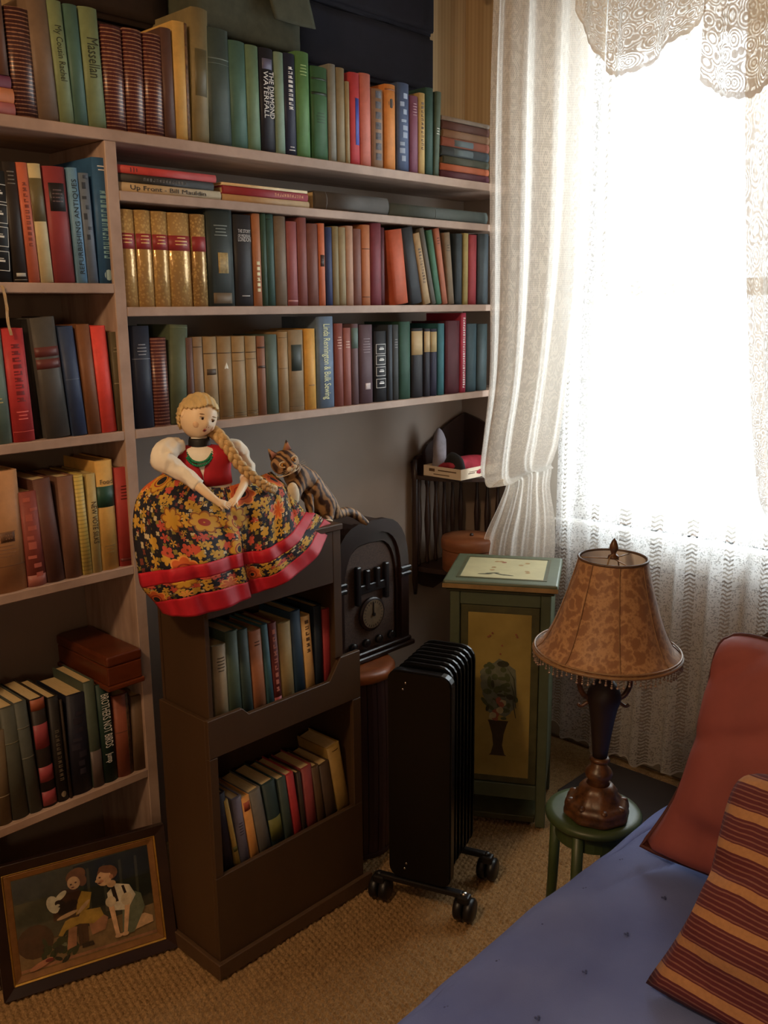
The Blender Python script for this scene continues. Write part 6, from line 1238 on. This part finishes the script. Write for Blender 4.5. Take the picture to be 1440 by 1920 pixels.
# --- sleeves, arms and hands
def arm(path, radii, name, hand_dir, up, m, thumb):
    """arm, palm, four fingers and thumb grown as one skin"""
    nodes = [(tuple(p), r) for p, r in zip(path, radii)]; edges = [(i, i+1) for i in range(len(path)-1)]
    w = Vector(path[-1]); hd_ = Vector(hand_dir).normalized(); up = Vector(up).normalized(); sd = hd_.cross(up).normalized()
    pk = len(nodes); nodes.append((tuple(w+hd_*.009), (.0078, .0050))); edges.append((pk-1, pk))
    for i in range(4):
        o = sd*((i-1.5)*.0042); L_ = (.0105, .0125, .012, .0095)[i]; b = w+hd_*.014+o
        a = len(nodes); nodes += [(tuple(b), .0026), (tuple(b+hd_*L_*.55-up*.002), .0023), (tuple(b+hd_*L_-up*.0065), .0019)]; edges += [(pk, a), (a, a+1), (a+1, a+2)]
    a = len(nodes); tb = w+hd_*.006+sd*thumb*.008; nodes += [(tuple(tb), .0028), (tuple(tb+hd_*.007+sd*thumb*.004-up*.003), .0022)]; edges += [(pk, a), (a, a+1)]
    return skin(name, nodes, edges, m, None, 2)
pa = [Vector((1.097,1.672,1.190)), Vector((1.104,1.640,1.163)), Vector((1.114,1.605,1.139)), Vector((1.128,1.582,1.117)), Vector((1.139,1.572,1.105))]
dp(arm(pa, [.014, .0125, .0115, .0095, .0075], 'left_arm' if False else 'arm', Vector((1.165,1.552,1.094))-pa[-1], (-.4, -.6, .7), m_skinp, 1))
pb = [Vector((1.289,1.685,1.165)), Vector((1.286,1.655,1.142)), Vector((1.241,1.615,1.124)), Vector((1.200,1.585,1.108)), Vector((1.182,1.573,1.103))]
dp(arm(pb, [.0125, .0115, .0105, .0085, .0072], 'arm', Vector((1.132,1.545,1.095))-pb[-1], (-.4, -.6, .7), m_skinp, -1))
# puffed blouse sleeves with gathered cuff
def sleeve(path, radii, amp):
    P = catmull(path, 8); n = 28; v = []; f = []; R_ = []
    for i in range(len(P)): t = i/8; k = int(min(t, len(radii)-2)); q = t-k; R_.append(radii[k]*(1-q)+radii[k+1]*q)
    prev = None
    for i, p in enumerate(P):
        tn = (P[min(i+1, len(P)-1)]-P[max(i-1, 0)]).normalized(); a = Vector((0, 0, 1)); x = (prev-tn*prev.dot(tn)).normalized() if prev else tn.cross(a).normalized(); prev = x; y = tn.cross(x)
        for k in range(n): an = 2*pi*k/n; r = R_[i]*(1+amp*.6*sin(an*7+i*.2)+amp*4.2*(.35-abs(noise.noise(Vector((cos(an)*1.6, sin(an)*1.6, i*.16)))))); v.append(p+x*r*cos(an)+y*r*sin(an))
    for i in range(len(P)-1):
        for k in range(n): q = i*n+k; z = i*n+(k+1) % n; f.append((q, z, z+n, q+n))
    f += [tuple(range(n))[::-1], tuple(range((len(P)-1)*n, len(P)*n))]
    o = pyd('sleeve', v, f, m_blouse, None, True); return dp(o)
sleeve([(1.133,1.695,1.214), (1.099,1.685,1.211), (1.078,1.675,1.194), (1.088,1.660,1.179), (1.104,1.638,1.161), (1.115,1.607,1.139)], [.016, .0235, .025, .0195, .0165, .0135], .085)
sleeve([(1.264,1.705,1.198), (1.287,1.700,1.188), (1.297,1.690,1.164), (1.290,1.660,1.141), (1.259,1.630,1.129)], [.015, .021, .020, .016, .0135], .08)
# legs and petticoat hidden by the skirt keep it sitting
pet = ball((1.235, 1.655, 1.030), .05, 24, 14, (1.35, 1.0, .6)); dp(obj('petticoat', pet, m_blouse, None, True))

# ================================================================ tabby cat figure
m_cat = N('tabby_fur'); v = m_cat.co(); n_ = m_cat.noise(26, v, 2); x = m_cat.n('ShaderNodeSeparateXYZ'); m_cat.l(v, x.inputs[0])
st_ = m_cat.math('SINE', m_cat.math('ADD', m_cat.math('ADD', m_cat.math('MULTIPLY', x.outputs[0], 330), m_cat.math('MULTIPLY', x.outputs[2], 150)), m_cat.math('MULTIPLY', n_, 15)))
fur = m_cat.noise(260, v, 3)
m_cat.l(m_cat.mix(m_cat.ramp(m_cat.math('ADD', st_, m_cat.math('MULTIPLY', fur, .8)), -.1, .95), lin('#3c2212'), lin('#a87e50')), m_cat.b.inputs['Base Color']); m_cat.b.inputs['Roughness'].default_value = .6; m_cat.bump(fur, .25, .001)
m_wfur = mat('white_fur', '#e0ccaa', .7, .1, 60, bump=.2); m_earp = mat('ear_pink', '#b8806a', .7, .1, 40); m_amber = mat('amber_eye', '#b0782c', .15, .2, 60)
cat = thing('cat_figure', 'brown tabby cat figure sitting behind the doll skirt on the rack', 'cat', (1.43, 1.675, 1.0))
def cp(o): o.parent = cat; o.matrix_parent_inverse = Matrix.Translation((-1.43, -1.675, -1.0)); return o
Q = lambda p, y=None: p
body = [((1.531,1.678,1.007), (.042, .038)), ((1.520,1.680,1.044), (.043, .040)), ((1.493,1.680,1.077), (.040, .038)), ((1.461,1.678,1.103), (.034, .033)), ((1.432,1.675,1.123), (.027, .027)), ((1.418,1.672,1.138), (.022, .023)),
        ((1.427,1.655,1.083), .017), ((1.413,1.648,1.054), .0125), ((1.411,1.645,1.026), .0105), ((1.399,1.640,1.019), .0095),
        ((1.468,1.660,1.064), .014), ((1.463,1.652,1.033), .012), ((1.464,1.648,1.012), .010), ((1.449,1.642,1.007), .0095),
        ((1.521,1.655,1.016), .026), ((1.525,1.648,0.993), .014), ((1.496,1.640,0.994), .010),
        ((1.594,1.690,0.988), .0135), ((1.637,1.700,0.986), .0135), ((1.668,1.700,0.971), .0125), ((1.691,1.700,0.953), .0105), ((1.709,1.698,0.940), .007)]
ed = [(0, 1), (1, 2), (2, 3), (3, 4), (4, 5), (3, 6), (6, 7), (7, 8), (8, 9), (2, 10), (10, 11), (11, 12), (12, 13), (0, 14), (14, 15), (15, 16), (0, 17), (17, 18), (18, 19), (19, 20), (20, 21)]
cbod = cp(skin('body', body, ed, m_cat.m))
# white bib and paw shells lying on the chest
def shell(name, px, y, r, sc, m, par=None): o = obj(name, ball(px, r, 20, 14, sc), m, None, True); return cp(o)
shell('white_chest', (1.401,1.640,1.072), 0, .0225, (.80, .55, 1.35), m_wfur); shell('white_paw', (1.500,1.633,0.991), 0, .0115, (1.7, .8, .55), m_wfur)
CHd = Vector((1.400,1.665,1.148)); cf = Vector((-.26, -.95, .02)).normalized(); cu = Vector((-.12, -.1, 1)); cs = cu.cross(cf).normalized(); cs = -cs if cs.x < 0 else cs; cu = cs.cross(-cf).normalized(); cu = cu if cu.z > 0 else -cu
rl = Matrix.Rotation(.26, 3, cf); cs = rl @ cs; cu = rl @ cu
CM = Matrix.Translation(CHd) @ Matrix(((cs.x, -cf.x, cu.x), (cs.y, -cf.y, cu.y), (cs.z, -cf.z, cu.z))).to_4x4()
bm = bmesh.new(); bmesh.ops.create_uvsphere(bm, u_segments=36, v_segments=24, radius=1)
for q in bm.verts:
    d = q.co.normalized(); k = 1+bumpf(d, (0, -1, -.30), .30, .15)+bumpf(d, (.75, -.45, -.4), .4, .08)+bumpf(d, (-.75, -.45, -.4), .4, .08)-bumpf(d, (.42, -.88, .1), .2, .05)-bumpf(d, (-.42, -.88, .1), .2, .05)
    q.co = Vector((d.x*.0335, d.y*.029, d.z*.0285))*k
bm.transform(CM); chd = cp(obj('head', bm, m_cat.m, None, True))
def cfeat(name, p, r, sc, m, rz=0, par=chd):
    b = bmesh.new(); bmesh.ops.create_uvsphere(b, u_segments=14, v_segments=10, radius=r, matrix=CM @ Matrix.Translation(p) @ Matrix.Rotation(rz, 4, 'Y') @ Matrix.Diagonal((*sc, 1))); o = obj(name, b, m, None, True); o.parent = par; return o
for sx in (-1, 1):
    cfeat('eye', (.0145*sx, -.0255, .003), .0058, (1.15, .5, .85), m_amber, .25*sx); cfeat('pupil', (.0145*sx, -.0282, .003), .0026, (.75, .35, 1.2), m_dk)
    n3 = 20; ring3 = [CM @ Vector((.0145*sx+.0086*cos(2*pi*i/n3), -.0262+.0022*abs(cos(2*pi*i/n3)), .003+.0066*sin(2*pi*i/n3)+.0016*sx*cos(2*pi*i/n3))) for i in range(n3+1)]
    o = obj('eye_ring', tube(ring3, .0019, 6, False), m_wfur, None, True); o.parent = chd
    eb = bmesh.new(); bmesh.ops.create_cone(eb, cap_ends=True, segments=14, radius1=.0125, radius2=.0012, depth=.025, matrix=CM @ Matrix.Translation((.0215*sx, .002, .0335)) @ Matrix.Rotation(.28*sx, 4, 'Y') @ Matrix.Diagonal((1, .5, 1, 1))); o = obj('ear', eb, m_cat.m, None, True); o.parent = chd
    ei = bmesh.new(); bmesh.ops.create_cone(ei, cap_ends=True, segments=12, radius1=.0085, radius2=.001, depth=.018, matrix=CM @ Matrix.Translation((.0213*sx, -.0035, .0325)) @ Matrix.Rotation(.28*sx, 4, 'Y') @ Matrix.Diagonal((1, .35, 1, 1))); o2 = obj('inner_ear', ei, m_earp, None, True); o2.parent = chd
    cfeat('muzzle', (.0055*sx, -.0325, -.0115), .0078, (1, .7, .75), m_wfur); 
    for w_ in range(3):
        a = CM @ Vector((.010*sx, -.035, -.0105-.002*w_)); b = CM @ Vector((.036*sx, -.034, -.006-.006*w_)); o = obj('whisker', tube([a, b], .00025, 5), m_wfur, None); o.parent = chd
cfeat('nose', (0, -.0375, -.0062), .0032, (1.1, .6, .75), m_earp); cfeat('chin', (0, -.029, -.0195), .0075, (1.2, .7, .6), m_wfur)
cl = [CM @ Vector((.0285*cos(t), .004+.024*sin(t) if True else 0, -.026)) for t in [2*pi*i/24 for i in range(25)]]
o = obj('collar_line', tube(cl, .0013, 6, False), m_wfur, None, True); cp(o)
